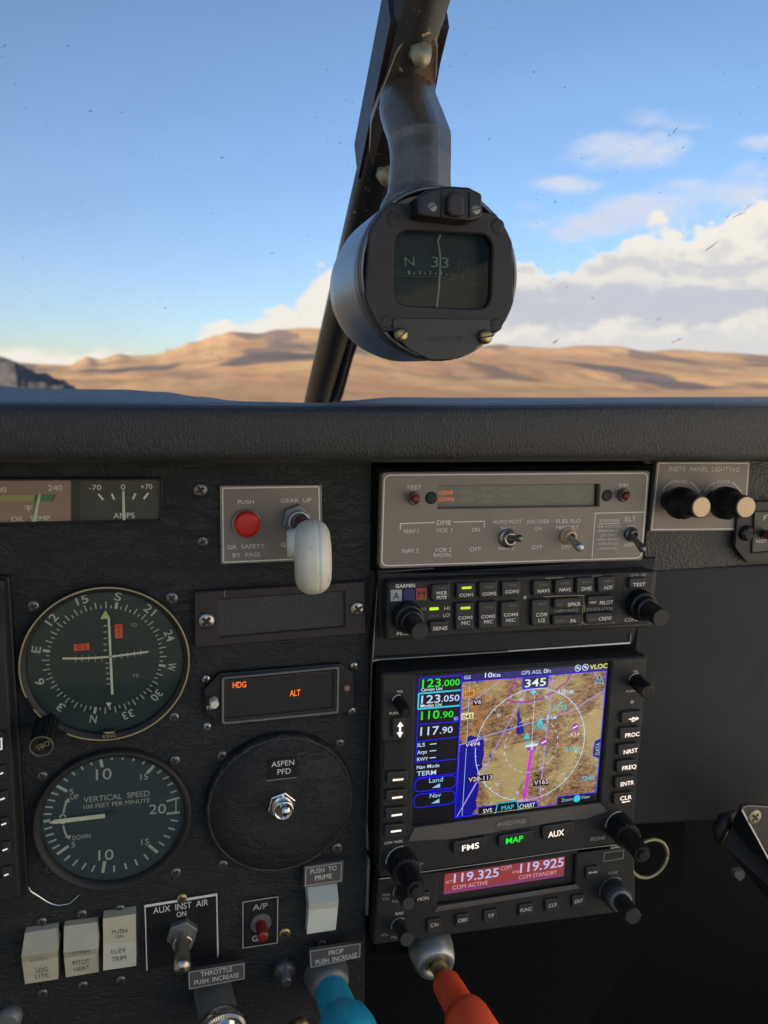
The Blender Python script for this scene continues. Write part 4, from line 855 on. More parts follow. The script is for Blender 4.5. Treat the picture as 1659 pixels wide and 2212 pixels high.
def seg_levers():
    def placard(t, pts, lines, h):
        m = MB(); m.quad(cH, pts, h - .0022, h, tanl, 0, .0002)
        c = (sum(p[0] for p in pts) / 4, sum(p[1] for p in pts) / 4); q = [(c[0] + (x - c[0]) * .965, c[1] + (y - c[1]) * .90) for x, y in pts]
        m.ring(cH, q, .0005, h + .0001, grey_t)
        for s in lines: m.text(cH, *s, h + .0002, white)
        make(m, 'placard', t)
    t = thing('throttle_control', base(cH, (330, 1380)), 'grey sleeved throttle control with a knurled chrome ring below its THROTTLE placard', 'throttle')
    placard(t, [(88, 932), (578, 850), (578, 992), (93, 1090)], (('THROTTLE', 197, 975, 468, 925, 42), ('PUSH  INCREASE', 143, 1045, 525, 975, 40)), .0125)
    b = base(cH, (296, 1060)); tip = P(*cH(368, 1385), YP - .024); ax = tip - b; L = ax.length; m = MB(); r = m.rad(cH, (370, 1390), 168, .024)
    m.lathe(b, ax, [(r, 0), (r, L)], dalu, 40); make(m, 'sleeve', t)
    d = ax.normalized(); m = MB(); m.lathe(tip - d * .001, d, [(r * 1.1, 0), (r * 1.22, .001), (r * 1.24, .003), (r * 1.22, .0045)], chrome, 48); m.lathe(tip + d * .0034, d, [(r * 1.24, 0), (r * 1.24, .0022), (r * 1.1, .003), (r * .95, .003)], steel, 120, gear=60, depth=.0005, gr=(-1, 1), smooth=False)
    m.lathe(tip + d * .006, d, [(r * .95, 0), (r * .6, .004), (r * .42, .012), (r * .6, .03), (r * .9, .034)], chrome, 40); make(m, 'friction_ring', t)
    t = thing('propeller_control', base(cH, (1320, 1300)), 'blue push pull propeller control below its PROP placard', 'propeller control')
    placard(t, [(1130, 752), (1575, 680), (1570, 805), (1140, 905)], (('PROP', 1298, 792, 1423, 770, 42), ('PUSH  INCREASE', 1185, 870, 1540, 805, 40)), .0105)
    b = base(cH, (1268, 930)); tip = P(*cH(1318, 1085), YP - .0125); ax = tip - b; L = ax.length; m = MB(); r = m.rad(cH, (1310, 1060), 150, .0125)
    m.lathe(b, ax, [(r * 1.28, 0), (r * 1.22, L * .45), (r * 1.12, L * .75), (r * 1.0, L), (r * .86, L)], dalu, 40); make(m, 'collar', t)
    tip2 = P(*cH(1490, 1560), YP - .055); d = (tip2 - tip).normalized(); L2 = (tip2 - tip).length
    m = MB(); k = .0126; m.lathe(tip - d * .004, d, [(r * .84, 0), (r * .9, .004), (r * .97, .014), (r * .99, .024), (r * 1.0, .027), (r * 1.16, .0285), (r * 1.42, .033), (r * 1.55, .040), (r * 1.55, .05), (r * 1.4, .056), (r * .8, .058)], blue, 48); make(m, 'knob', t)
    t = thing('mixture_control', base(cK, (700, 1500)), 'red mixture control on a brass shaft in a conical aluminium collar', 'mixture control')
    b = base(cK, (655, 1235)); tip = P(*cK(728, 1478), YP - .0165); ax = tip - b; L = ax.length; m = MB(); r = m.rad(cK, (728, 1478), 163, .0165)
    m.lathe(b, ax, [(r * 1.24, 0), (r * 1.26, L * .35), (r * 1.14, L * .8), (r * 1.03, L * .97), (r * .98, L), (r * .52, L), (r * .50, L - .004)], alu, 56); make(m, 'collar', t)
    d2 = (P(*cK(1075, 2075), YP - .062) - tip).normalized(); m = MB(); m.lathe(tip - ax.normalized() * .004 , d2, [(r * .46, 0), (r * .44, .02)], brass, 28); make(m, 'shaft', t)
    m = MB(); s = tip + d2 * .0105
    m.lathe(s, d2, [(r * .45, -.001), (r * .66, .0002), (r * .76, .003), (r * .79, .010), (r * .80, .0215), (r * .83, .0232), (r * 1.08, .025), (r * 1.18, .030), (r * 1.2, .042), (r * 1.0, .048)], orange, 64); make(m, 'knob', t)
seg_levers()

# ================================================================== centre radio stack
def toggle(t, c, p, tip, rn, h, mring, mlev, L=.016, sleeve=False):
    m = MB(); r = m.rad(c, p, rn, h + .002); m.stand(c, p, [(r, 0), (r, .0012), (r * .94, .0016), (r * .78, .0018), (r * .74, .003), (r * .62, .0042), (r * .46, .0042), (r * .42, .002)], mring, h, 28); m.stand(c, p, [(r * .44, 0), (r * .44, .0026)], dark_t, h, 16); make(m, 'bushing', t)
    b = m.p3(c, p, h + .002); e = P(*c(*tip), YP - h - L); l = (e - b).length; m = MB(); k = 1.35 if sleeve else 1.0
    m.lathe(b, e - b, [(r * .22 * k, 0), (r * .28 * k, l * .4), (r * .36 * k, l * .8), (r * .36 * k, l * .93), (r * .24 * k, l * .985), (r * .1, l)], mlev, 18); make(m, 'toggle_lever', t)

def seg_warning():
    t = thing('warning_light_panel', base(cC, (800, 905)), 'wide taupe panel with a warning light window, toggles and white frame line', 'switch panel')
    h = .006; TL, TR, BR, BL = cC(215, 124), cD(727, 147), cD(668, 858), cC(193, 912)
    m = MB(); q = m.px(cX, [TL, TR, BR, BL], h); win = m.px(cX, [cC(680, 235), cD(328, 255), cD(320, 430), cC(672, 420)], h)
    m.frame(q, win, .001, h, tan, .0022, .0002, .0025, .0005)
    m.ring(cX, [cC(236, 148), cD(706, 167), cD(655, 838), cC(213, 888)], .00062, h + .0001, white, .0035)
    W = lambda c, s, x0, y0, x1, y1, hp: m.text(c, s, x0, y0, x1, y1, hp, h + .0002, white)
    for s in (('TEST', 412, 265, 537, 262, 34), ('DME', 665, 555, 780, 553, 42), ('NAV I', 397, 622, 512, 618, 36), ('VOR  I', 658, 615, 787, 611, 35), ('ON', 950, 610, 1013, 608, 34), ('NAV 2', 380, 783, 515, 778, 35), ('VOR 2', 648, 775, 782, 771, 35), ('RADIAL', 637, 816, 788, 811, 34),
              ('OFF', 930, 770, 1022, 766, 36), ('AUTO PILOT', 1120, 545, 1360, 540, 32), ('NAV  I', 1183, 597, 1295, 593, 31), ('ENCODER', 1402, 543, 1582, 538, 32), ('ON', 1461, 598, 1520, 596, 32), ('NAV 2', 1165, 762, 1293, 758, 33), ('OFF', 1438, 752, 1525, 749, 33)): W(cC, *s)
    for s in (('FUEL FLO', -20, 565, 172, 560, 32), ('MEMORY', -22, 615, 157, 608, 30), ('OFF', 22, 768, 95, 764, 32), ('ELT', 525, 550, 610, 548, 40), ('ON', 545, 612, 598, 610, 32), ('ARM', 515, 753, 600, 748, 32), ('DIM', 476, 280, 545, 278, 32), ('WARNING:', 320, 560, 487, 556, 30), ('FOR AVIATION', 306, 603, 493, 599, 23),
              ('EMERGENCY', 316, 637, 475, 633, 23), ('USE ONLY.', 325, 671, 465, 668, 23), ('UNLICENSED', 307, 704, 475, 700, 23), ('OPERATION', 315, 740, 466, 736, 23), ('UNLAWFUL.', 314, 775, 462, 772, 23)): W(cD, *s)
    m.line(cC, [(365, 592), (367, 543), (648, 533)], .0005, h + .0001, white); m.line(cC, [(797, 530), (1052, 524), (1050, 577)], .0005, h + .0001, white)
    m.line(cD, [(316, 570), (478, 566)], .0004, h + .0001, white); m.line(cD, [(675, 476), (290, 485), (264, 843)], .0005, h + .0001, white); make(m, 'face_plate', t)
    m = MB(); d = h - .003; m.fpx(cX, [cC(660, 225), cD(345, 245), cD(335, 440), cC(655, 430)], d - .0002, lcd); m.fpx(cX, [cD(286, 250), cD(340, 250), cD(335, 436), cD(278, 436)], d - .0001, dark_t)
    og = emi((235, 112, 62), .8)
    m.text(cC, 'GEAR', 683, 307, 797, 303, 34, d, og); m.text(cC, 'DOWN', 680, 362, 800, 358, 34, d, og)
    F = lambda c, *s: m.text(c, *s, d, lcdt)
    F(cC, 'GEAR', 852, 305, 962, 302, 34); F(cC, 'UNSFE', 848, 362, 970, 357, 34)
    for x, L3 in ((1033, ('LEFT', 'FUEL', 'LOW')), (1190, ('RIGHT', 'FUEL', 'LOW')), (1365, ('HIGH', 'LOW', 'VAC')), (1520, ('HIGH', 'LOW', 'VOLTS'))):
        for s, y in zip(L3, (277, 330, 374)): F(cC, s, x, y, x + 24 * len(s), y - 3, 29)
    for x, L2 in ((22, ('AREA', 'NAV')), (193, ('ALT', 'AIR'))):
        for s, y in zip(L2, (330, 386)): F(cD, s, x, y, x + 22 * len(s), y - 1, 30)
    make(m, 'warning_display', t)
    for c, p, tip, r1, r2 in ((cC, (475, 335), (494, 339), 52, 33), (cD, (510, 340), (540, 350), 47, 29)):
        m = MB(); r = m.rad(c, p, r1, h); m.stand(c, p, [(r, 0), (r, .002), (r * .9, .0026), (r * .75, .0026), (r * .7, .001)], dsteel, h, 24); make(m, 'button_ring', t)
        m = MB(); b = m.p3(c, p, h); e = P(*c(*tip), YP - h - .0075); l = (e - b).length; r = m.rad(c, tip, r2, h + .0075); m.lathe(b, e - b, [(r, 0), (r, l * .85), (r * .8, l * .97), (r * .4, l)], redd, 20); make(m, 'push_button', t)
    for c, p, r in ((cC, (617, 332), 50), (cD, (380, 345), 42)):
        m = MB(); m.screw(c, p, r, dark_t, h - .0002, dome=.25); make(m, 'screw', t)
    toggle(t, cC, (1242, 660), (1352, 663), 74, h, steel, dsteel); toggle(t, cD, (72, 665), (178, 768), 64, h, goldcap, alu, .017, True); toggle(t, cD, (570, 650), (672, 778), 52, h, dsteel, dsteel, .021, True)
seg_warning()

def seg_lighting():
    t = thing('dimmer_panel', base(cD, (1100, 625)), 'taupe INSTR PANEL LIGHTING placard with two gold capped black knobs', 'dimmer panel')
    h = .001; m = MB(); m.quad(cD, [(778, 75), (1517, 75), (1480, 622), (722, 630)], -.002, h, tan, 0, .0002); m.ring(cD, [(794, 88), (1505, 90), (1470, 608), (738, 614)], .0006, h + .0001, white)
    m.text(cD, 'INSTR  PANEL  LIGHTING', 873, 153, 1428, 156, 40, h + .0002, white); m.text(cD, 'PANEL', 907, 248, 1027, 248, 30, h + .0002, white); m.text(cD, 'INSTR', 1255, 248, 1357, 250, 30, h + .0002, white)
    for p in ([(820, 310), (840, 280), (865, 257), (898, 238)], [(1040, 238), (1075, 262), (1100, 292), (1115, 322)], [(1160, 310), (1185, 277), (1210, 255), (1245, 236)], [(1370, 236), (1402, 260), (1425, 288), (1441, 316)]): m.line(cD, p, .0005, h + .0001, white)
    for x in (1115, 1441): m.fpx(cD, [(x - 18, 308), (x + 8, 300), (x + 3, 328)], h + .0001, white)
    make(m, 'placard', t)
    for p, lab in (((868, 383), None), ((1222, 383), None)):
        m = MB(); b = m.p3(cD, p, 0); tip = P(*cD(p[0] + 260, p[1] + 53), YP - .029); ax = tip - b; L = ax.length; r = m.rad(cD, (p[0] + 150, p[1] + 28), 110, .012)
        m.lathe(b, ax, [(r * .62, 0), (r * .62, L * .30), (r * .98, L * .32), (r, L * .36), (r * .97, L * .52), (r * .74, L * .58), (r * .70, L * .7), (r * .67, L * .97), (r * .65, L)], knobm, 48)
        KN = make(m, 'knob', t)
        m2 = MB(); m2.lathe(b, ax, [(r * .605, L * .995), (r * .605, L * 1.012), (r * .57, L * 1.02)], goldcap, 36); k = m2
        q = b + ax * .40 + V((0, 0, -1)) * r * .99; k.lathe(q + V((.0, -.001, 0)), (0, -.3, -1), [(.0009, 0), (.0006, .0006)], whitel, 10); make(k, 'cap', KN)
seg_lighting()

def seg_timer():
    t = thing('fuel_totalizer', base(cT, (1100, 1900)), 'chamfered brown black meter with a red reset pin at the edge of the view', 'meter')
    h = .004; m = MB(); o = m.px(cT, [(1000, 1020), (1500, 1005), (2100, 1300), (2100, 1650), (1700, 1890), (905, 1905), (733, 1690), (762, 1270)], h)
    i = m.px(cT, [(1010, 1170), (1750, 1160), (1745, 1700), (970, 1752)], h); i = i[:]
    m.prism(o, 0, h - .001, satin, .0012, .0006)
    m.frame(m.px(cT, [(1000, 1155), (1770, 1145), (1765, 1730), (960, 1770)], h), i, h - .0012, h, satin, .0006, .0004, h - .0012, .0004); make(m, 'body', t)
    m = MB(); m.fpx(cT, [(1010, 1168), (1750, 1158), (1745, 1702), (975, 1752)], h - .0008, mat('olive_meter_face', (.085, .082, .06), .5))
    m.text(cT, 'FT', 1128, 1285, 1235, 1280, 74, h - .0007, white); m.text(cT, 'RESET', 1020, 1612, 1180, 1606, 44, h - .0007, white); make(m, 'meter_face', t)
    m = MB(); b = m.p3(cT, (1130, 1485), h - .001); m.tube([b, P(*cT(1250, 1500), YP - .013)], .0028, redd, 14); make(m, 'reset_pin', t)
    m = MB(); m.screw(cT, (868, 1470), 95, knobm, h - .001, dome=.7); make(m, 'screw', t)
seg_timer()

LEDOFF = mat('led_dim', (.055, .06, .055), .35)
def seg_audio():
    t = thing('audio_panel', base(cR, (900, 1000)), 'black audio selector panel with COM and NAV buttons and coloured A O M squares', 'audio panel')
    h = .014; m = MB(); TL, TR, BR, BL = cR(300, 268), cS(1382, 116), cS(1330, 612), cR(285, 932)
    m.quad(cX, [cR(190, 165), cS(1395, 110), cS(1345, 640), cR(215, 905)], .001, .006, blackp, .002, .001)
    m.quad(cX, [TL, TR, BR, BL], .004, h, bezelp, .002, .0016)
    h2 = h + .0001
    for s, x0, y0, x1, y1, hp, mm in (('GARMIN', 393, 330, 613, 322, 44, white), ('HI', 942, 578, 1000, 575, 40, white), ('LO', 930, 656, 1003, 650, 40, white), ('SQ', 685, 580, 738, 577, 28, grey_t), ('PILOT', 408, 865, 580, 853, 40, white)):
        m.text(cR, s, x0, y0, x1, y1, hp, h2, mm, off=.02 if s == 'GARMIN' else 0)
    for s, x0, y0, x1, y1, hp, mm in (('GMA 340', 1143, 168, 1290, 163, 28, grey_t), ('CABIN AUDIO', 433, 502, 658, 492, 30, grey_t), ('ICS ISOLATION', 732, 490, 977, 478, 30, grey_t), ('COPILOT', 1088, 588, 1275, 577, 35, white), ('SQ', 1027, 385, 1068, 383, 20, LEDOFF), ('VOL', 1010, 487, 1063, 484, 22, LEDOFF),
                                  ('PULL', 1005, 538, 1062, 534, 17, LEDOFF), ('HIGH', 1005, 560, 1062, 556, 17, LEDOFF), ('VOL', 1007, 584, 1050, 581, 17, LEDOFF)): m.text(cS, s, x0, y0, x1, y1, hp, h2, mm)
    groove_glint = MATS['gold_paint_and_glint']  # glints along the button grooves, drawn as gold lines
    for p in ([(330, 355), (520, 347), (698, 342), (708, 350), (690, 605), (682, 614), (520, 622)], [(722, 348), (705, 600), (712, 612), (850, 605), (1000, 595)], [(345, 183), (520, 175)], [(790, 163), (880, 158)]): m.line(cS, p, .0004, h2, groove_glint)
    m.line(cR, [(1052, 270), (1035, 820)], .0004, h2, dark_t); m.line(cR, [(1060, 262), (1659, 222)], .0004, h2, dark_t); m.line(cS, [(145, 200), (120, 645)], .0004, h2, dark_t); m.line(cS, [(215, 195), (195, 640)], .0004, h2, dark_t); m.line(cS, [(1025, 155), (1005, 590)], .0004, h2, dark_t)
    m.line(cR, [(320, 890), (1040, 838), (1659, 800)], .0006, h2, dark_t)
    a, b = PANEL.pt(cS(160, 472), h2); m.disc(a, b, .0012, h2, dark_t, 18); a, b = PANEL.pt(cS(158, 362), h2); m.disc(a, b, .0011, h2 , grey_t, 6)
    make(m, 'bezel', t)
    for s, x0, y0, x1, y1, cm, tm, tb in (('A', 337, 350, 465, 480, mat('marker_pale', (.36, .42, .44), .4), dark_t, (367, 456, 435, 452, 80)), ('O', 483, 340, 609, 472, mat('marker_blue', (.018, .016, .16), .4), mat('marker_blue_print', (.04, .035, .10), .4), (507, 452, 582, 448, 84)), ('M', 622, 332, 746, 464, mat('marker_orange', (.42, .06, .025), .4), dark_t, (643, 439, 723, 435, 78))):
        m = MB(); m.quad(cR, bb(x0, y0, x1, y1, .02), h, h + .0006, cm, 0, .0002); m.text(cR, s, *tb, h + .0008, tm); make(m, 'marker_light', t)
    on = emi((196, 222, 30), 1.0)
    for x0, y0, x1, y1, lit in ((778, 550, 880, 580, emi((190, 240, 20), 1.1)), (775, 628, 890, 655, LEDOFF)):
        m = MB(); m.quad(cR, bb(x0, y0, x1, y1), h, h + .0004, lit, .0004, .0001); make(m, 'indicator', t)
    B = [(cR, (795, 290, 1005, 470), (855, 322, 970, 345), 0, [('MKR', 855, 410, 975, 402, 42), ('MUTE', 855, 460, 968, 455, 32)]), (cR, (1080, 275, 1285, 455), (1140, 315, 1250, 342), 1, [('COM1', 1113, 430, 1265, 422, 37)]),
         (cR, (1335, 262, 1540, 440), (1395, 302, 1508, 332), 0, [('COM2', 1373, 416, 1527, 407, 37)]), (cS, (-57, 212, 115, 352), (10, 237, 85, 258), 0, [('COM3', -25, 325, 100, 318, 31)]),
         (cR, (1070, 497, 1275, 805), (1127, 542, 1237, 570), 1, [('COM1', 1100, 686, 1255, 678, 37), ('MIC', 1133, 745, 1233, 740, 40)]), (cR, (1328, 485, 1530, 795), (1385, 530, 1498, 558), 0, [('COM2', 1357, 672, 1515, 664, 37), ('MIC', 1388, 730, 1488, 725, 40)]),
         (cS, (-66, 402, 103, 642), (5, 428, 75, 450), 0, [('COM3', -38, 540, 92, 533, 31), ('MIC', -20, 592, 70, 587, 33)]), (cR, (775, 708, 990, 830), None, 0, [('SENS', 812, 808, 975, 800, 42)]),
         (cS, (235, 205, 403, 345), (290, 233, 372, 252), 0, [('NAV1', 277, 318, 383, 312, 32)]), (cS, (440, 192, 605, 330), (490, 220, 575, 240), 0, [('NAV2', 480, 306, 585, 300, 32)]), (cS, (640, 178, 803, 322), (692, 208, 778, 230), 0, [('DME', 688, 298, 780, 292, 34)]),
         (cS, (840, 170, 1002, 315), (890, 197, 975, 220), 0, [('ADF', 892, 288, 975, 282, 34)]), (cS, (1135, 180, 1290, 275), None, 0, [('TEST', 1165, 262, 1280, 254, 35)]), (cS, (222, 383, 385, 625), (275, 412, 357, 434), 0, [('COM', 262, 542, 363, 536, 36), ('1/2', 285, 595, 345, 590, 36)]),
         (cS, (430, 368, 690, 462), (450, 420, 510, 438), 0, [('SPKR', 558, 446, 677, 438, 35)]), (cS, (742, 348, 990, 442), (760, 400, 825, 418), 2, [('PILOT', 857, 430, 983, 420, 35)]), (cS, (418, 525, 680, 618), (440, 570, 530, 595), 0, [('PA', 583, 597, 635, 594, 35)]), (cS, (728, 505, 975, 600), (752, 556, 830, 576), 0, [('CREW', 847, 578, 968, 570, 35)])]
    for c, q, led, lit, tx in B:
        m = MB(); bh = h + .0026; x0, y0, x1, y1 = q
        m.quad(c, bb(x0 - 7, y0 - 7, x1 + 7, y1 + 7), h, h + .0003, dark_t, .0012, .0001); m.quad(c, bb(*q), h, bh, button, .0012, .0008)
        for s in tx: m.text(c, *s, bh + .0001, white, off=.012)
        if len(tx) == 2 and tx[0][0] == 'MKR': m.line(c, [(858, 425), (970, 419)], .0003, bh + .0001, white)
        if led: m.quad(c, bb(*led), bh, bh + .0002, on if lit == 1 else (grey_t if lit == 2 else LEDOFF), 0, .0001)
        make(m, 'button', t)
    for c, p, tip, r, L in ((cR, (512, 640), (672, 822), 165, .024), (cS, (1215, 418), (1432, 552), 122, .024)):
        m = MB(); b = m.p3(c, p, h); e = P(*c(*tip), YP - h - L); ax = e - b; l = ax.length; d = ax.normalized(); r1 = m.rad(c, p, r, h)
        m.lathe(b, ax, [(r1, 0), (r1, l * .22), (r1 * .94, l * .28), (r1 * .82, l * .3)], knobm, 96, gear=32, depth=r1 * .05, gr=(-1, l * .25), smooth=False)
        m.lathe(b, ax, [(r1 * .82, l * .28), (r1 * .80, l * .42), (r1 * .74, l * .46), (r1 * .62, l * .48)], knobm, 96, gear=32, depth=r1 * .04, gr=(l * .2, l * .44), smooth=False)
        m.lathe(b, ax, [(r1 * .64, l * .45), (r1 * .60, l * .75), (r1 * .55, l * .98), (r1 * .53, l)], knobm, 40, mtop=button); make(m, 'knob', t)
seg_audio()

# ------------------------------------------------------------------ map navigator
def map_material():
    m = bpy.data.materials.new('terrain_map_screen'); m.use_nodes = True; g = G(m.node_tree); b = m.node_tree.nodes['Principled BSDF']
    ob = g.node('ShaderNodeTexCoord').outputs['Object']; mp = g.node('ShaderNodeMapping'); mp.inputs['Rotation'].default_value = (0, R(35), 0); mp.inputs['Scale'].default_value = (1.0, 1, 1.9); g.put(mp.inputs[0], ob)
    n1 = g.noise(ob, 38, 3, .5); n2 = g.noise(mp.outputs[0], 380, 5, .62, .5); n3 = g.noise(mp.outputs[0], 120, 4, .6, .4)
    c = g.mix(g.ss(n1, .42, .62), rgb((132, 100, 72)), rgb((166, 148, 100)))
    sh = g.m('ADD', g.m('MULTIPLY', g.m('SUBTRACT', n2, .5), 4.2), g.m('MULTIPLY', g.m('SUBTRACT', n3, .5), 2.4))
    k = g.ss(n1, .64, .46); f = g.m('ADD', 1.0, g.m('MULTIPLY', sh, g.m('ADD', g.m('MULTIPLY', k, .85), .12)))
    c = g.mix(1.0, c, g.com(f, f, f), 'MULTIPLY')
    x, y, z = g.xyz(ob); o = g.m('MULTIPLY', g.ss(g.m('ADD', x, g.m('MULTIPLY', z, -.55)), -.028, -.046), g.ss(n3, .45, .6)); c = g.mix(g.m('MULTIPLY', o, .8), c, rgb((178, 112, 36)))
    b.inputs['Base Color'].default_value = (.01, .01, .01, 1); b.inputs['Roughness'].default_value = .25
    g.put(b.inputs['Emission Color'], c); b.inputs['Emission Strength'].default_value = 1.0 / 2 ** EXPO; return m

def seg_navigator():
    t = thing('map_navigator', base(cX, (1050, 1880)), 'black bezelled navigator with a glowing colour terrain map screen', 'navigator')
    h = .014; s0 = h - .0022
    m = MB(); o = m.px(cX, [cR(238, 1300), cS(1312, 912), cW(515, 352), cV(312, 690)], h); i = m.px(cX, [cI(600, 440), cJ(1207, 112), cJ(1095, 1428), cI(560, 2100)], h)
    m.frame(o, i, .001, h, bezelp, .0018, .0008, s0 - .0006, .001)
    for c, s, x0, y0, x1, y1, hp, mm in ((cI, 'VOL', 393, 628, 462, 625, 24, whitel), (cI, 'PUSH', 312, 868, 405, 862, 25, white), (cJ, 'CDI', 1407, 205, 1447, 202, 15, whitel), (cJ, 'PUSH', 1343, 395, 1420, 386, 16, white), (cK, 'COM / VLOC', 227, 306, 405, 283, 24, whitel), (cV, 'PUSH', 770, 525, 880, 508, 28, grey_t), (cV, 'VOL', 795, 560, 858, 552, 28, grey_t), (cW, 'IFD540', 160, 347, 283, 332, 30, grey_t)):
        m.text(c, s, x0, y0, x1, y1, hp, h + .0001, mm, off=.01)
    a, b = PANEL.pt(cJ(1395, 483), h); m.disc(a, b, .0011, h + .0001, grey_t, 18)
    for p in ((1315, 392), (1445, 355), (1580, 345)): a, b = PANEL.pt(cK(*p), h); m.disc(a, b, .0010, h + .0001, dark_t, 14)
    make(m, 'bezel', t)
    m = MB(); m.quad(cX, [cK(515, 150), cJ(1092, 1432), cJ(1165, 1502), cJ(1010, 1562), cJ(930, 1580), cJ(720, 1600), cK(950, 246), cK(800, 262), cK(720, 262), cK(455, 277)], h - .0004, h + .0008, bezelg, .0006, .0003)
    c0 = PANEL.pt(cJ(270, 1612), h); rx = m.rad(cJ, (270, 1612), 166, h); m.stroke([(c0[0] + rx * math.cos(q) , c0[1] + rx * (.34 * math.sin(q)) - .0) for q in [k * math.pi / 20 for k in range(40)]], .0003, h + .0010, bezelp, True)
    m.text(cJ, 'AVIDYNE', 135, 1648, 402, 1613, 38, h + .0010, grey_t); make(m, 'lower_trim', t)
    # ---------------- screen
    s = s0; BL = emi((18, 18, 235), 1.0); DB = emi((6, 6, 100)); NB = emi((0, 0, 138)); BK = emi((4, 5, 14)); WH = emi((225, 235, 250)); GR = emi((10, 235, 40)); CY = emi((40, 200, 225)); LV = emi((160, 145, 225)); MG = emi((205, 40, 215)); YE = emi((235, 235, 60)); PW = emi((190, 215, 245)); LB = emi((150, 195, 225))
    m = MB(); m.fpx(cX, [cI(590, 440), cJ(1210, 108), cJ(1098, 1430), cI(555, 2105)], s - .0004, dark_t)
    m.fpx(cX, [cI(638, 472), cI(1103, 436), cI(1028, 1990), cI(572, 2070)], s - .0002, BK); m.fpx(cX, [cI(1105, 436), cJ(1167, 128), cJ(1160, 192), cI(1100, 512)], s - .0002, DB); m.line(cX, [cI(1100, 512), cJ(1160, 191)], .0005, s + .0001, BL); SCR = make(m, 'screen', t)
    q = MB(); q.fpx(cX, [cI(1100, 510), cJ(1158, 192), cJ(1052, 1402), cI(1030, 1990)], s - .0001, map_material())
    L = s
    q.fpx(cI, [(1083, 1150), (1110, 1190), (1150, 1180), (1165, 1110), (1200, 1092), (1250, 1110), (1290, 1100), (1345, 1150), (1340, 1225), (1345, 1300), (1320, 1400), (1325, 1440), (1270, 1500), (1270, 1560), (1290, 1640), (1275, 1730), (1255, 1800), (1265, 1880), (1230, 1920), (1215, 1955), (1230, 1970), (1033, 1990)], L, NB)
    q.fpx(cJ, [(340, 540), (318, 600), (330, 650), (312, 760), (325, 790), (385, 775), (388, 740), (365, 660), (350, 620)], L, NB); q.fpx(cJ, [(60, 985), (85, 965), (90, 1000), (75, 1022)], L, NB)
    L += .00008
    for c, p, w, mm in ((cI, [(1110, 815), (1535, 478)], .0005, LV), (cX, [cJ(415, 365), cJ(340, 500), cI(1330, 1500), cI(1048, 1980)], .0005, LV), (cJ, [(660, 230), (600, 740), (535, 1345)], .0006, LV), (cJ, [(-130, 858), (0, 810), (810, 575), (1140, 375)], .0005, LV), (cI, [(1075, 1198), (1330, 1130)], .0005, LV),
                        (cI, [(1190, 510), (1150, 1250), (1105, 1975)], .0003, LB), (cI, [(1255, 1610), (1048, 1980)], .0004, LV), (cJ, [(1035, 200), (1075, 255)], .0005, LV),
                        (cJ, [(1118, 548), (1040, 538), (920, 590), (820, 685), (805, 740), (770, 785), (710, 835), (620, 915), (590, 945), (565, 945), (550, 920), (525, 930), (505, 1110), (470, 1175), (440, 1190), (370, 1260), (335, 1315)], .00035, emi((88, 82, 78)))): q.line(c, p, w, L, mm)
    L += .00008
    q.line(cJ, [(310, 265), (225, 465), (300, 483), (400, 488), (520, 462), (650, 400), (790, 290), (830, 215)], .0009, L, emi((150, 40, 160)))
    q.line(cJ, [(458, 930), (395, 1360)], .0019, L, MG); q.fpx(cJ, [(360, 1352), (420, 1348), (393, 1388)], L, MG)
    ca, cb = PANEL.pt(cJ(452, 886), L); rr = q.rad(cJ, (452, 886), 494, L)
    q.stroke([polar(ca, cb, rr, a) for a in range(0, 360, 5)], .00038, L + .00005, PW, True)
    for k in range(36): q.stroke([polar(ca, cb, rr * (.955 if k % 3 == 0 else .975), k * 10 + 15), polar(ca, cb, rr, k * 10 + 15)], .00035, L + .00005, PW)
    r2 = q.rad(cJ, (455, 890), 243, L); a2, b2 = PANEL.pt(cJ(455, 888), L)
    for k in range(24): q.stroke([polar(a2, b2, r2, k * 15), polar(a2, b2, r2, k * 15 + 8)], .0003, L + .00005, PW)
    for k in range(22): f0 = k / 22; f1 = f0 + .022; q.line(cJ, [(487 - 27 * f0, 420 + 440 * f0), (487 - 27 * f1, 420 + 440 * f1)], .0004, L, WH)
    L += .0001
    T = lambda c, *a, k=PW, o=.005: q.text(c, *a, L + .0001, k, off=o)
    for a in (('W', 8, 848, 45, 845, 26), ('30', 132, 623, 170, 620, 28), ('33', 340, 473, 375, 470, 26), ('N', 580, 450, 603, 448, 30), ('E', 863, 958, 883, 956, 28), ('12', 735, 1168, 768, 1165, 24), ('15', 540, 1313, 572, 1310, 24), ('S', 315, 1352, 338, 1350, 30), ('21', 118, 1266, 150, 1262, 24), ('24', 3, 1085, 36, 1082, 24)): T(cJ, *a)
    for a in (('7708', 470, 748, 590, 740, 44), ('5753', 655, 558, 785, 548, 42), ('5170', 768, 950, 893, 937, 42), ('7240', 918, 1222, 1040, 1208, 40), ('Ghart', 393, 890, 527, 872, 40)): T(cJ, *a, k=CY)
    T(cJ, 'A34', 808, 810, 903, 802, 38, k=emi((215, 180, 225)))
    for a in (('10', 710, 412, 772, 405, 45), ('NM', 785, 408, 845, 402, 30), ('5', 592, 650, 622, 648, 45), ('NM', 635, 648, 690, 642, 28)): T(cJ, *a)
    for p in ([(540, 630), (502, 698), (567, 692)], [(415, 768), (380, 828), (440, 825)], [(728, 475), (712, 500), (745, 498)]): q.fpx(cJ, p, L, CY)
    for x, y in ((573, 857), (865, 717)):
        a, b = PANEL.pt(cJ(x, y), L); r = q.rad(cJ, (x, y), 31, L); q.disc(a, b, r, L, emi((150, 40, 170)), 20); q.line(cJ, [(x - 22, y + 12), (x + 22, y - 12)], .0008, L + .00006, WH)
    q.line(cJ, [(415, 925), (500, 915)], .0018, L - .00004, emi((140, 60, 190)))
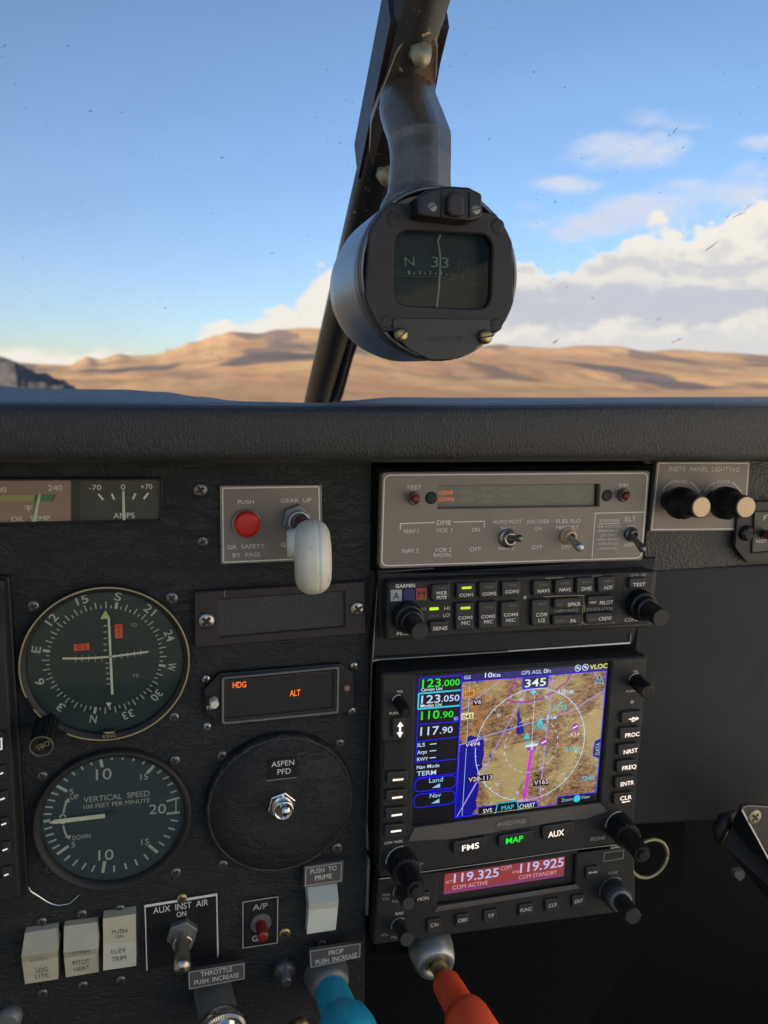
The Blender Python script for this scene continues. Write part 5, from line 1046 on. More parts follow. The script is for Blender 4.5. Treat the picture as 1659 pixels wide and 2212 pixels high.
    q.fpx(cJ, [(400, 893), (450, 880), (455, 862), (466, 862), (468, 878), (515, 872), (515, 884), (468, 896), (465, 918), (478, 924), (445, 928), (455, 918), (453, 898), (400, 904)], L + .0001, WH)
    for c, p, mm in ((cI, [(1110, 617), (1245, 592), (1240, 668), (1108, 687)], emi((205, 140, 70))), (cI, [(1098, 852), (1232, 842), (1228, 910), (1095, 925)], emi((222, 208, 150))), (cI, [(1225, 703), (1320, 698), (1318, 760), (1222, 772)], BK), (cI, [(1170, 1545), (1440, 1512), (1437, 1580), (1168, 1610)], BK), (cI, [(1135, 1175), (1300, 1165), (1298, 1225), (1132, 1235)], NB), (cJ, [(475, 1217), (615, 1200), (612, 1257), (470, 1272)], BK)): q.fpx(c, p, L, mm)
    for a in (('108', 1125, 672, 1225, 655, 44), ('043', 1110, 915, 1215, 903, 44)): T(cI, *a, k=emi((25, 18, 10)))
    for a in (('V6', 1232, 757, 1312, 748, 48), ('V494', 1137, 1222, 1298, 1205, 46), ('V28-113', 1173, 1602, 1432, 1570, 48)): T(cI, *a, k=emi((225, 205, 225)))
    T(cJ, 'V165', 480, 1260, 612, 1243, 42, k=emi((225, 205, 225)))
    q.fpx(cJ, [(378, 252), (618, 235), (608, 340), (375, 362)], L, BK); q.ring(cJ, [(378, 252), (618, 235), (608, 340), (375, 362)], .0007, L + .0001, BL, .0008); q.text(cJ, '345', 393, 347, 590, 328, 74, L + .0002, WH, off=.01)
    q.fpx(cJ, [(445, 395), (475, 365), (505, 392), (476, 420)], L, emi((110, 190, 235))); q.fpx(cJ, [(490, 400), (505, 412), (478, 415)], L + .0001, BK)
    q.fpx(cJ, [(1093, 222), (1052, 312), (1090, 296), (1128, 312)], L, BK); T(cJ, 'N', 1075, 292, 1102, 289, 34, k=CY); q.ring(cJ, [(1093, 222), (1052, 312), (1090, 296), (1128, 312)], .0003, L + .0001, LB)
    q.fpx(cJ, [(1110, 825), (1052, 848), (1035, 920), (1032, 985), (1090, 1012)], L, BK); q.line(cJ, [(1110, 825), (1052, 848), (1035, 920), (1032, 985), (1088, 1012)], .0005, L + .0001, BL); q.text(cJ, 'DATA', 1090, 973, 1098, 862, 40, L + .0002, LB)
    q.fpx(cJ, [(702, 1372), (1062, 1325), (1054, 1402), (695, 1445)], L, BK); q.line(cJ, [(695, 1438), (702, 1372), (1060, 1326)], .0005, L + .0001, BL)
    q.text(cJ, 'Zoom', 735, 1417, 838, 1402, 31, L + .0002, LB); q.text(cJ, 'View', 920, 1390, 1000, 1379, 31, L + .0002, LB); a, b = PANEL.pt(cJ(880, 1385), L); q.disc(a, b, .0022, L + .0001, CY, 20)
    q.text(cJ, 'KMEV', 375, 1418, 570, 1403, 38, L, MG)
    q.fpx(cJ, [(-38, 1468), (128, 1442), (145, 1420), (322, 1398), (335, 1425), (500, 1408), (515, 1462), (-42, 1532)], L + .0001, BK); q.line(cJ, [(-60, 1478), (-38, 1468), (128, 1444)], .0005, L + .0002, BL); q.line(cJ, [(335, 1425), (500, 1408), (515, 1462), (700, 1437)], .0005, L + .0002, BL)
    q.line(cJ, [(120, 1525), (135, 1450), (150, 1428), (315, 1408), (325, 1418), (340, 1492)], .0006, L + .0003, CY)
    q.text(cJ, 'SVS', 5, 1521, 88, 1508, 36, L + .0003, WH); q.text(cJ, 'MAP', 177, 1497, 292, 1482, 44, L + .0003, CY); q.text(cJ, 'CHART', 345, 1482, 488, 1462, 42, L + .0003, WH)
    q.line(cX, [cI(1103, 436), cI(1028, 1990), cJ(-45, 1532)], .0008, L + .0001, BL); q.line(cX, [cJ(1160, 191), cJ(1062, 1326)], .0006, L + .0001, BL)
    make(q, 'map_display', SCR)
    m = MB(); L = s
    m.line(cI, [(597, 1395), (612, 1160), (640, 474), (1103, 437)], .0006, L, BL)
    for p in ([(625, 977), (1080, 940)], [(612, 1160), (1072, 1110)], [(597, 1395), (1050, 1350)], [(590, 1560), (1045, 1505)]): m.line(cI, p, .0005, L, BL)
    m.ring(cI, [(633, 640), (1098, 600), (1085, 768), (625, 808)], .0009, L + .0001, CY, .0005)
    for p in ([(592, 1570), (1045, 1525), (1038, 1662), (580, 1715)], [(580, 1742), (1032, 1690), (1025, 1832), (573, 1888)]): m.ring(cI, p, .0006, L + .0001, BL, .004)
    for a, k in ((('123', 668, 575, 870, 560, 92), GR), (('.000', 885, 560, 1080, 545, 70), GR), (('Carson Uni', 658, 615, 888, 598, 36), WH), (('123', 657, 748, 865, 735, 90), PW), (('.050', 880, 728, 1073, 716, 70), PW), (('Minden Uni', 652, 792, 882, 773, 36), WH), (('110', 655, 925, 855, 908, 94), GR), (('.90', 868, 905, 1008, 893, 70), GR),
                 (('117', 648, 1098, 850, 1082, 94), PW), (('.90', 862, 1075, 1000, 1062, 70), PW), (('ILS', 620, 1222, 700, 1213, 42), PW), (('Arpt', 615, 1300, 722, 1290, 42), PW), (('RWY', 614, 1377, 735, 1365, 40), PW), (('Nav Mode', 610, 1463, 858, 1437, 40), PW), (('TERM', 610, 1537, 820, 1518, 50), PW), (('Land', 745, 1612, 895, 1595, 50), LB), (('Nav', 752, 1777, 873, 1762, 48), LB),
                 (('GS', 1125, 483, 1198, 478, 38), PW), (('10', 1352, 465, 1432, 460, 54), WH), (('Kts', 1440, 460, 1523, 452, 40), WH)): m.text(cI, *a, L + .0002, k, off=.008)
    for a in ((755, 1192, 828, 1183), (752, 1265, 823, 1258), (752, 1340, 820, 1334)): m.line(cI, [a[:2], a[2:]], .0005, L, PW)
    for p in ([(775, 1667), (865, 1660), (865, 1615)], [(768, 1837), (858, 1828), (857, 1782)]): m.fpx(cI, p, L, LB)
    m.fpx(cI, [(1010, 890), (1065, 883), (1063, 935), (1008, 940)], L, emi((30, 40, 190))); m.text(cI, 'ID', 1020, 929, 1058, 924, 34, L + .0001, PW)
    m.text(cJ, 'GPS AGL', 362, 230, 553, 216, 36, L + .0001, PW); m.text(cJ, '0', 570, 215, 600, 213, 42, L + .0001, WH); m.text(cJ, 'Ft', 605, 211, 640, 207, 30, L + .0001, WH); m.text(cJ, 'VLOC', 1000, 180, 1165, 165, 44, L + .0001, YE, off=.008)
    for x, y in ((890, 168), (960, 160)):
        a, b = PANEL.pt(cJ(x, y), L); r = m.rad(cJ, (x, y), 27, L); m.stroke([polar(a, b, r, k * 18) for k in range(20)], .0004, L, PW, True); m.line(cJ, [(x - 18, y - 16), (x + 18, y + 16)], .0005, L, PW); m.line(cJ, [(x - 16, y + 10), (x, y - 12), (x + 16, y + 8)], .0004, L, PW)
    make(m, 'frequency_display', SCR)
    # ---------------- keys
    WL = emi((255, 236, 222), 1.3); GL = emi((20, 245, 40), 1.1); bh = h + .0022
    for q4, ln in (((285, 1490, 515, 1620), (350, 1582, 465, 1571)), ((278, 1688, 507, 1810), (343, 1777, 457, 1763)), ((270, 1880, 500, 2008), (337, 1969, 452, 1953)), ((262, 2065, 490, 2195), (330, 2144, 443, 2129))):
        m = MB(); m.quad(cI, bb(*q4, .04), h, bh, button, .0012, .0006); m.line(cI, [ln[:2], ln[2:]], .0011, bh + .0001, WL); make(m, 'line_key', t)
    m = MB(); m.quad(cI, bb(350, 905, 480, 1120, .04), h, bh, button, .0012, .0006); m.line(cI, [(431, 985), (428, 1080)], .0011, bh + .0001, WL); m.fpx(cI, [(398, 1000), (433, 943), (468, 995)], bh + .0001, WL); m.fpx(cI, [(392, 1062), (428, 1120), (463, 1058)], bh + .0001, WL); make(m, 'swap_key', t)
    m = MB(); m.quad(cI, [(258, 1163), (485, 1155), (478, 1445), (250, 1452)], h, h + .0008, smooth, .0004, .0002); make(m, 'card_door', t)
    for q4, s4, tx in (((1298, 573, 1487, 680), .05, None), ((1283, 722, 1470, 832), .05, ('PROC', 1330, 815, 1463, 799)), ((1266, 876, 1455, 986), .05, ('NRST', 1317, 972, 1448, 949)), ((1252, 1028, 1440, 1140), .05, ('FREQ', 1303, 1122, 1435, 1101)), ((1238, 1180, 1422, 1292), .05, ('ENTR', 1288, 1272, 1413, 1251)), ((1225, 1330, 1402, 1442), .05, ('CLR', 1283, 1405, 1392, 1387))):
        m = MB(); m.quad(cJ, bb(*q4, s4), h, bh, button, .0014, .0006)
        if tx: m.text(cJ, *tx, 37, bh + .0001, WL, off=.015)
        else: m.text(cJ, 'D', 1392, 668, 1428, 665, 42, bh + .0001, WL, off=.015); m.line(cJ, [(1365, 645), (1445, 638)], .0006, bh + .0001, WL); m.fpx(cJ, [(1436, 620), (1462, 636), (1438, 655)], bh + .0001, WL)
        if tx and tx[0] == 'CLR': m.line(cJ, [(1310, 1419), (1376, 1408)], .0006, bh + .0001, WL); m.fpx(cJ, [(1296, 1420), (1320, 1408), (1322, 1428)], bh + .0001, WL)
        make(m, 'key', t)
    for c, q4, tx, k in ((cK, (888, 258, 1216, 378), ('FMS', 975, 371, 1138, 338, 54), WL), (cK, (1325, 200, 1655, 312), ('MAP', 1395, 300, 1560, 273, 55), GL), (cJ, (560, 1625, 855, 1752), ('AUX', 612, 1752, 760, 1725, 54), WL)):
        m = MB(); m.quad(c, bb(*q4, .085), h, bh, button, .002, .0008); m.text(c, *tx, bh + .0001, k, off=.015); make(m, 'page_key', t)
    def knob(c, p, tip, r, L, arc=None, pr=None, gear=0):
        m = MB(); b = m.p3(c, p, h); e = P(*c(*tip), YP - h - L); ax = e - b; l = ax.length; r1 = m.rad(c, p, r, h)
        pr = pr or [(1, 0), (.98, .6), (.94, .96), (.8, 1)]
        m.lathe(b, ax, [(r1 * a, l * k) for a, k in pr], knobm, 72 if gear else 36, gear=gear, depth=r1 * .06, gr=(-1, l * .97), smooth=not gear)
        if arc: ca, cb = PANEL.pt(c(*p), h); m.stroke([polar(ca, cb, r1 * 1.04, a) for a in range(arc[0], arc[1], 8)], .0005, h + .0002, white)
        make(m, 'knob', t); return b, ax.normalized(), l, r1
    knob(cI, (412, 720), (508, 858), 66, .013, (-80, 20)); knob(cJ, (1430, 285), (1545, 392), 62, .014, (-80, 20))
    for c, p, tip, r in ((cV, (592, 455), (790, 850), 186), (cW, (392, 205), (600, 462), 99)):
        m = MB(); b = m.p3(c, p, h); L = .031; e = P(*c(*tip), YP - h - L); ax = e - b; l = ax.length; r1 = m.rad(c, p, r, h); ca, cb = PANEL.pt(c(*p), h)
        m.lathe(b, ax, [(r1, 0), (r1 * .97, l * .30), (r1 * .95, l * .44), (r1 * .86, l * .46)], knobm, 108, gear=18, depth=r1 * .05, gr=(l * .05, l * .45), smooth=False)
        m.lathe(b, ax, [(r1 * .70, l * .44), (r1 * .64, l * .66), (r1 * .62, l * .96), (r1 * .55, l * 1.0)], knobm, 108, gear=18, depth=r1 * .07, gr=(l * .5, l * .98), smooth=False)
        m.lathe(b, ax, [(r1 * .36, l * .99), (r1 * .34, l * 1.05), (r1 * .3, l * 1.06)], knobm, 36, mtop=knobm)
        m.stroke([polar(ca, cb, r1 * 1.03, a) for a in range(-95, 15, 8)], .0005, h + .0002, white); make(m, 'knob', t)
seg_navigator()

def seg_comm():
    t = thing('comm_radio', base(cX, (1050, 2080)), 'black communication radio with a red frequency display and two silver arc knobs', 'radio')
    h = .0115; m = MB(); o = m.px(cX, [cV(312, 702), cW(530, 372), cL(770, 655), cK(120, 1275)], h); i = m.px(cX, [cK(745, 590), cL(375, 262), cL(362, 500), cK(735, 895)], h)
    m.frame(o, i, .001, h, bezelp, .0016, .0008, h - .003, .0008)
    m.line(cX, [cV(312, 700), cV(460, 684)], .0006, h + .0001, grey_t); m.line(cX, [cV(850, 613), cV(1659, 502), cW(0, 424), cW(430, 370)], .0005, h + .0001, grey_t)
    m.quad(cX, [cK(703, 957), cK(742, 903), cL(372, 482), cL(398, 508)], h, h + .0005, MATS['grey_bezel'], 0, .0002)
    for c, s, x0, y0, x1, y1, hp, mm in ((cK, 'PWR', 207, 808, 283, 800, 27, grey_t), (cK, 'VOL', 205, 846, 280, 838, 28, grey_t), (cK, 'PUSH', 303, 866, 385, 858, 24, grey_t), (cK, 'NAV', 333, 988, 412, 979, 32, white), (cK, 'VOL', 190, 1193, 265, 1182, 28, grey_t), (cK, 'PULL', 295, 1211, 372, 1202, 24, grey_t), (cL, 'TUNE', 585, 418, 648, 408, 18, grey_t), (cW, 'GARMIN', 330, 412, 480, 396, 24, white)): m.text(c, s, x0, y0, x1, y1, hp, h + .0001, mm)
    a, b = PANEL.pt(cK(1410, 960), h); m.disc(a, b, .001, h + .0001, dark_t, 16); m.ring(cW, [(280, 445), (440, 425), (438, 492), (272, 520)], .0003, h + .0001, grey_t); make(m, 'bezel', t)
    d = h - .0024; m = MB(); m.fpx(cX, [cK(730, 570), cL(385, 250), cL(370, 510), cK(722, 905)], d - .0004, dark_t)
    rd = emi((140, 57, 56)); pu = emi((128, 58, 102)); m.fpx(cX, [cK(807, 590), cL(298, 292), cL(289, 425), cK(797, 786)], d - .0002, rd); m.fpx(cX, [cK(799, 752), cL(290, 404), cL(289, 425), cK(797, 786)], d - .0001, pu)
    lv = emi((186, 186, 232)); pk = emi((206, 158, 176))
    for s in (('ACT', 815, 682, 882, 672, 26), ('COM', 1347, 556, 1447, 540, 38), ('STB', 1455, 587, 1520, 577, 25), ('COM ACTIVE', 883, 740, 1220, 689, 38), ('COM STANDBY', 1517, 642, 1882, 588, 38)): m.text(cK, *s, d, pk)
    m.text(cK, '119.325', 892, 674, 1325, 612, 86, d, lv, off=.012); m.text(cK, '119.925', 1530, 578, 1948, 514, 86, d, lv, off=.012); make(m, 'frequency_display', t)
    bh = h + .0018
    for c, q, tx in ((cK, (640, 1022, 775, 1148), ('C/N', 670, 1102, 745, 1090, 34)), (cK, (915, 978, 1046, 1088), ('OBS', 935, 1056, 1025, 1042, 34)), (cK, (1183, 937, 1315, 1048), ('T/F', 1222, 1013, 1282, 1001, 35)), (cK, (1522, 880, 1662, 990), ('FUNC', 1533, 957, 1645, 939, 34)), (cL, (165, 580, 260, 662), ('CLR', 187, 638, 243, 627, 24)), (cL, (345, 555, 432, 632), ('ENT', 363, 610, 418, 600, 24)), (cL, (440, 363, 525, 442), None), (cK, (540, 768, 670, 872), ('MON', 545, 850, 652, 834, 34))):
        m = MB(); m.quad(c, bb(*q, .07), h, bh, button, .001, .0005)
        if tx: m.text(c, *tx, bh + .0001, white)
        else: m.line(c, [(462, 404), (505, 398)], .0006, bh + .0001, whitel); m.fpx(c, [(451, 405), (470, 394), (470, 412)], bh + .0001, whitel); m.fpx(c, [(516, 397), (498, 390), (498, 409)], bh + .0001, whitel)
        make(m, 'key', t)
    for c, p, tip, r, L, arc in ((cV, (585, 865), (692, 1025), 88, .016, (-110, -30)), (cV, (568, 1302), (668, 1492), 96, .0175, (-110, 50)), (cW, (342, 758), (522, 985), 98, .029, (-110, 45))):
        m = MB(); b = m.p3(c, p, h); e = P(*c(*tip), YP - h - L); ax = e - b; l = ax.length; r1 = m.rad(c, p, r, h); ca, cb = PANEL.pt(c(*p), h)
        if c is cW:
            m.lathe(b, ax, [(r1, 0), (r1 * .98, l * .36), (r1 * .84, l * .38)], button, 60); m.lathe(b, ax, [(r1 * .80, l * .37), (r1 * .80, l * .46), (r1 * .7, l * .47)], dalu, 60); m.lathe(b, ax, [(r1 * .62, l * .46), (r1 * .6, l * .97), (r1 * .5, l)], button, 72, gear=12, depth=r1 * .05, gr=(l * .4, l * .98), smooth=False)
        else: m.lathe(b, ax, [(r1 * .96, 0), (r1 * .92, l * .5), (r1 * .88, l * .96), (r1 * .78, l)], button, 36)
        m.stroke([polar(ca, cb, r1 * 1.0, a) for a in range(arc[0], arc[1], 8)], .0010, h + .0003, grey_t); make(m, 'knob', t)
seg_comm()

def seg_misc():
    m = MB(); c = P(*cW(655, 495), .374); r = abs(P(*cW(805, 495), .374).x - c.x); rz = abs(P(*cW(655, 338), .374).z - c.z)
    m.tube([c + V((r * math.cos(a), 0, rz * math.sin(a))) for a in [k * math.pi / 24 for k in range(49)]], .00115, MATS['cadmium_nut'], 10)
    make(m, 'key_ring', None, 'dull steel ring hanging in the dark behind the lower right navigator knob', 'key ring')
    # unit at the left edge
    t = thing('edge_navigator', base(cX, (20, 1960)), 'dark display unit with a column of small line keys, cut off beside the round gauges', 'navigator')
    h = .009; m = MB(); m.quad(cX, [(-260, 1262), (7, 1254), (16, 1450), (43, 1938), (-260, 2000)], 0, h, bezelp, .001, .0008); m.quad(cX, [(-260, 1245), (20, 1245), (62, 1935), (-260, 2010)], 0, .0035, blackp, .001, .0006); make(m, 'bezel', t)
    m = MB(); m.quad(cU, [(-300, 112), (18, 110), (22, 326), (-300, 330)], h, h + .0006, smooth, 0, .0002); m.quad(cU, [(-300, 362), (34, 360), (38, 545), (-300, 550)], h, h + .0006, button, 0, .0002); make(m, 'side_plate', t)
    for q, l in (((-14, 965, 24, 1080), None), ((-16, 1165, 42, 1243), (0, 1217, 19, 1208)), ((-8, 1320, 47, 1390), (0, 1372, 29, 1361)), ((4, 1480, 53, 1545), (8, 1523, 37, 1512)), ((6, 1625, 61, 1700), (15, 1677, 45, 1665)), ((12, 1775, 70, 1845), (24, 1827, 51, 1817))):
        m = MB(); m.quad(cU, bb(*q, .1), h, h + .0016, button, .0008, .0004)
        if l: m.line(cU, [l[:2], l[2:]], .0007, h + .0018, emi((235, 240, 240), 1.0))
        else: m.ring(cU, [(-10, 1010), (8, 1004), (10, 1066), (-8, 1072)], .0007, h + .0018, emi((215, 220, 220), .9))
        make(m, 'line_key', t)
    # bracket in the lower right corner
    t = thing('control_bracket', base(cW, (1600, 600), .05), 'grey brown metal bracket with a brass screw at the lower right edge', 'bracket')
    Y1, Y2 = .325, .352
    f1 = [(1437, 78), (1455, 55), (1500, 48), (1760, 62), (2300, 90), (2300, 1500), (1990, 1010)]
    m = MB(Pl((0, Y1, 0), (1, 0, 0), (0, 0, 1))); m.quad(cW, f1, -.003, 0, rustm, .0008, .0004)
    m.line(cW, [(1441, 84), (1660, 488), (1990, 1012)], .0010, .0001, alu); m.line(cW, [(1441, 80), (1458, 58), (1500, 50), (1760, 64)], .0007, .0001, dalu); make(m, 'front_plate', t)
    m = MB(); A = [P(*cW(1430, 95), Y1 + .002), P(*cW(1400, 118), Y2), P(*cW(1320, 280), Y2), P(*cW(1300, 395), Y2), P(*cW(1460, 610), Y2), P(*cW(1560, 720), Y2), P(*cW(1900, 1150), Y2), P(*cW(1985, 1020), Y1 + .002)]
    m.add(A + [p + V((.004, .004, .0)) for p in A], [(0, 1, 2, 3, 4, 5, 6, 7), (15, 14, 13, 12, 11, 10, 9, 8)] + [(i, 8 + i, 8 + (i + 1) % 8, (i + 1) % 8) for i in range(8)], smooth); make(m, 'side_plate', t)
    m = MB(Pl((0, Y1, 0), (1, 0, 0), (0, 0, 1))); m.screw(cW, (1543, 142), 54, MATS['cadmium_nut'], 0, dome=.2); make(m, 'screw', t)
    m = MB(); m.tube([P(*cW(x, y), .36) for x, y in ((1390, 105), (1300, 165), (1250, 260), (1245, 360))], [.002, .0045, .0045, .002], satin, 10); make(m, 'boot', t)
    m = MB(Pl((0, .36, 0), (1, 0, 0), (0, 0, 1))); m.quad(cW, [(1378, 610), (1462, 598), (1465, 650), (1430, 690), (1385, 655)], -.004, 0, dalu, .001, .0004); make(m, 'cable_end', t)
seg_misc()

# ================================================================== unseen cabin with sides added to shape the light, windscreen, land outside
def seg_cabin():
    def struct(m, name): return tag(make(m, name), kind='structure')
    X0, X1 = -.42, .86
    m = MB(); m.box3((X0 - .05, -1.3, -.85), (X1 + .05, .9, -.82), smooth); struct(m, 'floor')
    trim = mat('bounce_wall_trim', (.62, .62, .60), .8)
    m = MB(); m.box3((X0 - .05, -.80, -.82), (X0, .36, .46), mat('blocker_wall_trim', (.55, .54, .50), .8)); m.box3((X0 - .05, -1.9, -.82), (X0, -.80, -.20), MATS['blocker_wall_trim']); m.box3((X0 - .05, .36, -.82), (X0, .62, -.2), MATS['blocker_wall_trim']); struct(m, 'light_shaping_wall')  # tall windowless side, added to keep the sun off the panel
    m = MB(); m.box3((X1, -1.9, -.82), (X1 + .05, .80, .34), trim); struct(m, 'light_shaping_wall')  # pale windowless side, added to bounce sunlight onto the panel
seg_cabin()

def seg_windscreen():
    m_ = bpy.data.materials.new('dirty_windscreen'); m_.use_nodes = True; g = G(m_.node_tree); nt = m_.node_tree; nt.nodes.clear()
    o = g.node('ShaderNodeOutputMaterial'); tr = g.node('ShaderNodeBsdfTransparent'); tr.inputs[0].default_value = (.97, .98, .985, 1); df = g.node('ShaderNodeBsdfDiffuse'); df.inputs[0].default_value = (.10, .09, .085, 1)
    ob = g.node('ShaderNodeTexCoord').outputs['Object']; mp = g.node('ShaderNodeMapping'); mp.inputs['Rotation'].default_value = (0, R(40), 0); mp.inputs['Scale'].default_value = (1, 1, 2.2); g.put(mp.inputs[0], ob)
    n1 = g.noise(mp.outputs[0], 330, 3, .55); n2 = g.noise(ob, 14, 2, .5)
    sp = g.ss(g.m('ADD', n1, g.m('MULTIPLY', g.m('SUBTRACT', n2, .5), .18)), .70, .76)
    n3 = g.noise(mp.outputs[0], 150, 2, .5); sp2 = g.ss(n3, .745, .79)
    f = g.m('MULTIPLY', g.m('MAXIMUM', sp, sp2), .42); f = g.m('ADD', f, g.m('MULTIPLY', g.ss(g.noise(ob, 9, 4, .6), .45, .8), .04))
    mx = g.node('ShaderNodeMixShader'); g.put(mx.inputs[0], f); g.l.new(tr.outputs[0], mx.inputs[1]); g.l.new(df.outputs[0], mx.inputs[2]); g.l.new(mx.outputs[0], o.inputs[0])
    out = V((0, PD.z, -PD.y)).normalized()       # outwards from the post, ahead and up
    if out.y < 0: out = -out
    vs, fs = [], []; nx, ny = 33, 14
    for i in range(nx):
        x = -.50 + 1.5 * i / (nx - 1); bow = ((x - .2) / .7) ** 2 * .06
        for j in range(ny):
            s = -.10 + 1.32 * j / (ny - 1); q = PB.lerp(PT, s) + out * .022; vs.append(V((x, q.y - bow, q.z)))
    for i in range(nx - 1):
        for j in range(ny - 1): fs.append((i * ny + j, (i + 1) * ny + j, (i + 1) * ny + j + 1, i * ny + j + 1))
    m = MB(); m.add(vs, fs, m_, True)
    t = make(m, 'windscreen', None, 'clear raked windscreen spotted with dirt and squashed insects', 'windscreen')
    # larger insect smears stuck to the glass, each at its real place on the sheet
    sm = MB()
    def film(name, col, al):
        q = bpy.data.materials.new(name); q.use_nodes = True; b = q.node_tree.nodes['Principled BSDF']; b.inputs['Base Color'].default_value = col + (1,); b.inputs['Alpha'].default_value = al; b.inputs['Roughness'].default_value = .9; return q
    bug = film('insect_smear', (.12, .11, .10), .42); dust = film('pale_smear', (.5, .52, .55), .35)
    def hit(px, py):
        d = ray(px, py); n = out; q = PB + out * .0215; return d * (q.dot(n) / d.dot(n))
    r2 = random.Random(5)
    for px, py, L, an, mm in ((1455, 285, 16, 55, bug), (1445, 292, 8, 45, bug), (1475, 318, 10, 20, bug), (1462, 322, 6, 10, bug), (1275, 105, 4, 0, bug), (1332, 372, 6, 70, bug), (1197, 740, 22, 35, bug), (1330, 560, 6, 50, bug), (1475, 505, 9, 40, bug), (1570, 470, 14, 45, bug), (1608, 455, 50, 38, bug), (1540, 530, 38, 35, bug),
                             (1420, 690, 14, 15, bug), (1395, 690, 6, 0, bug), (1280, 645, 8, 40, bug), (1462, 735, 22, 25, bug), (392, 505, 5, 80, bug), (250, 842, 3, 0, bug), (345, 650, 4, 70, bug), (118, 285, 5, 60, bug), (66, 630, 5, 20, bug), (190, 640, 5, 20, bug), (456, 840, 14, 70, dust), (475, 772, 8, 60, dust), (163, 788, 5, 20, dust), (228, 790, 4, 0, dust), (1450, 825, 14, 15, dust), (1500, 770, 7, 10, dust), (1330, 770, 6, 0, dust), (300, 715, 6, 10, dust)):
        for k in range(4 if L > 7 else 2):
            o2 = (r2.uniform(-.4, .4) * L, r2.uniform(-.25, .25) * L); a = R(an + r2.uniform(-18, 18)); l = L * r2.uniform(.15, .40); w = max(.6, (l if L < 20 else 6) * r2.uniform(.10, .24)); pts = []
            if L > 10: o2 = (o2[0], -o2[0] * math.tan(R(an)) * .9 + r2.uniform(-1.5, 1.5))
            for q in range(9): e = q * math.pi * 2 / 9; u_, v_ = math.cos(e) * l, math.sin(e) * w * r2.uniform(.6, 1.3); pts.append(hit(px + o2[0] + u_ * math.cos(a) + v_ * math.sin(a), py + o2[1] - u_ * math.sin(a) + v_ * math.cos(a)))
            sm.add(pts, [tuple(range(9))], mm)
    make(sm, 'insect_smear', t)['kind'] = 'stuff'
seg_windscreen()

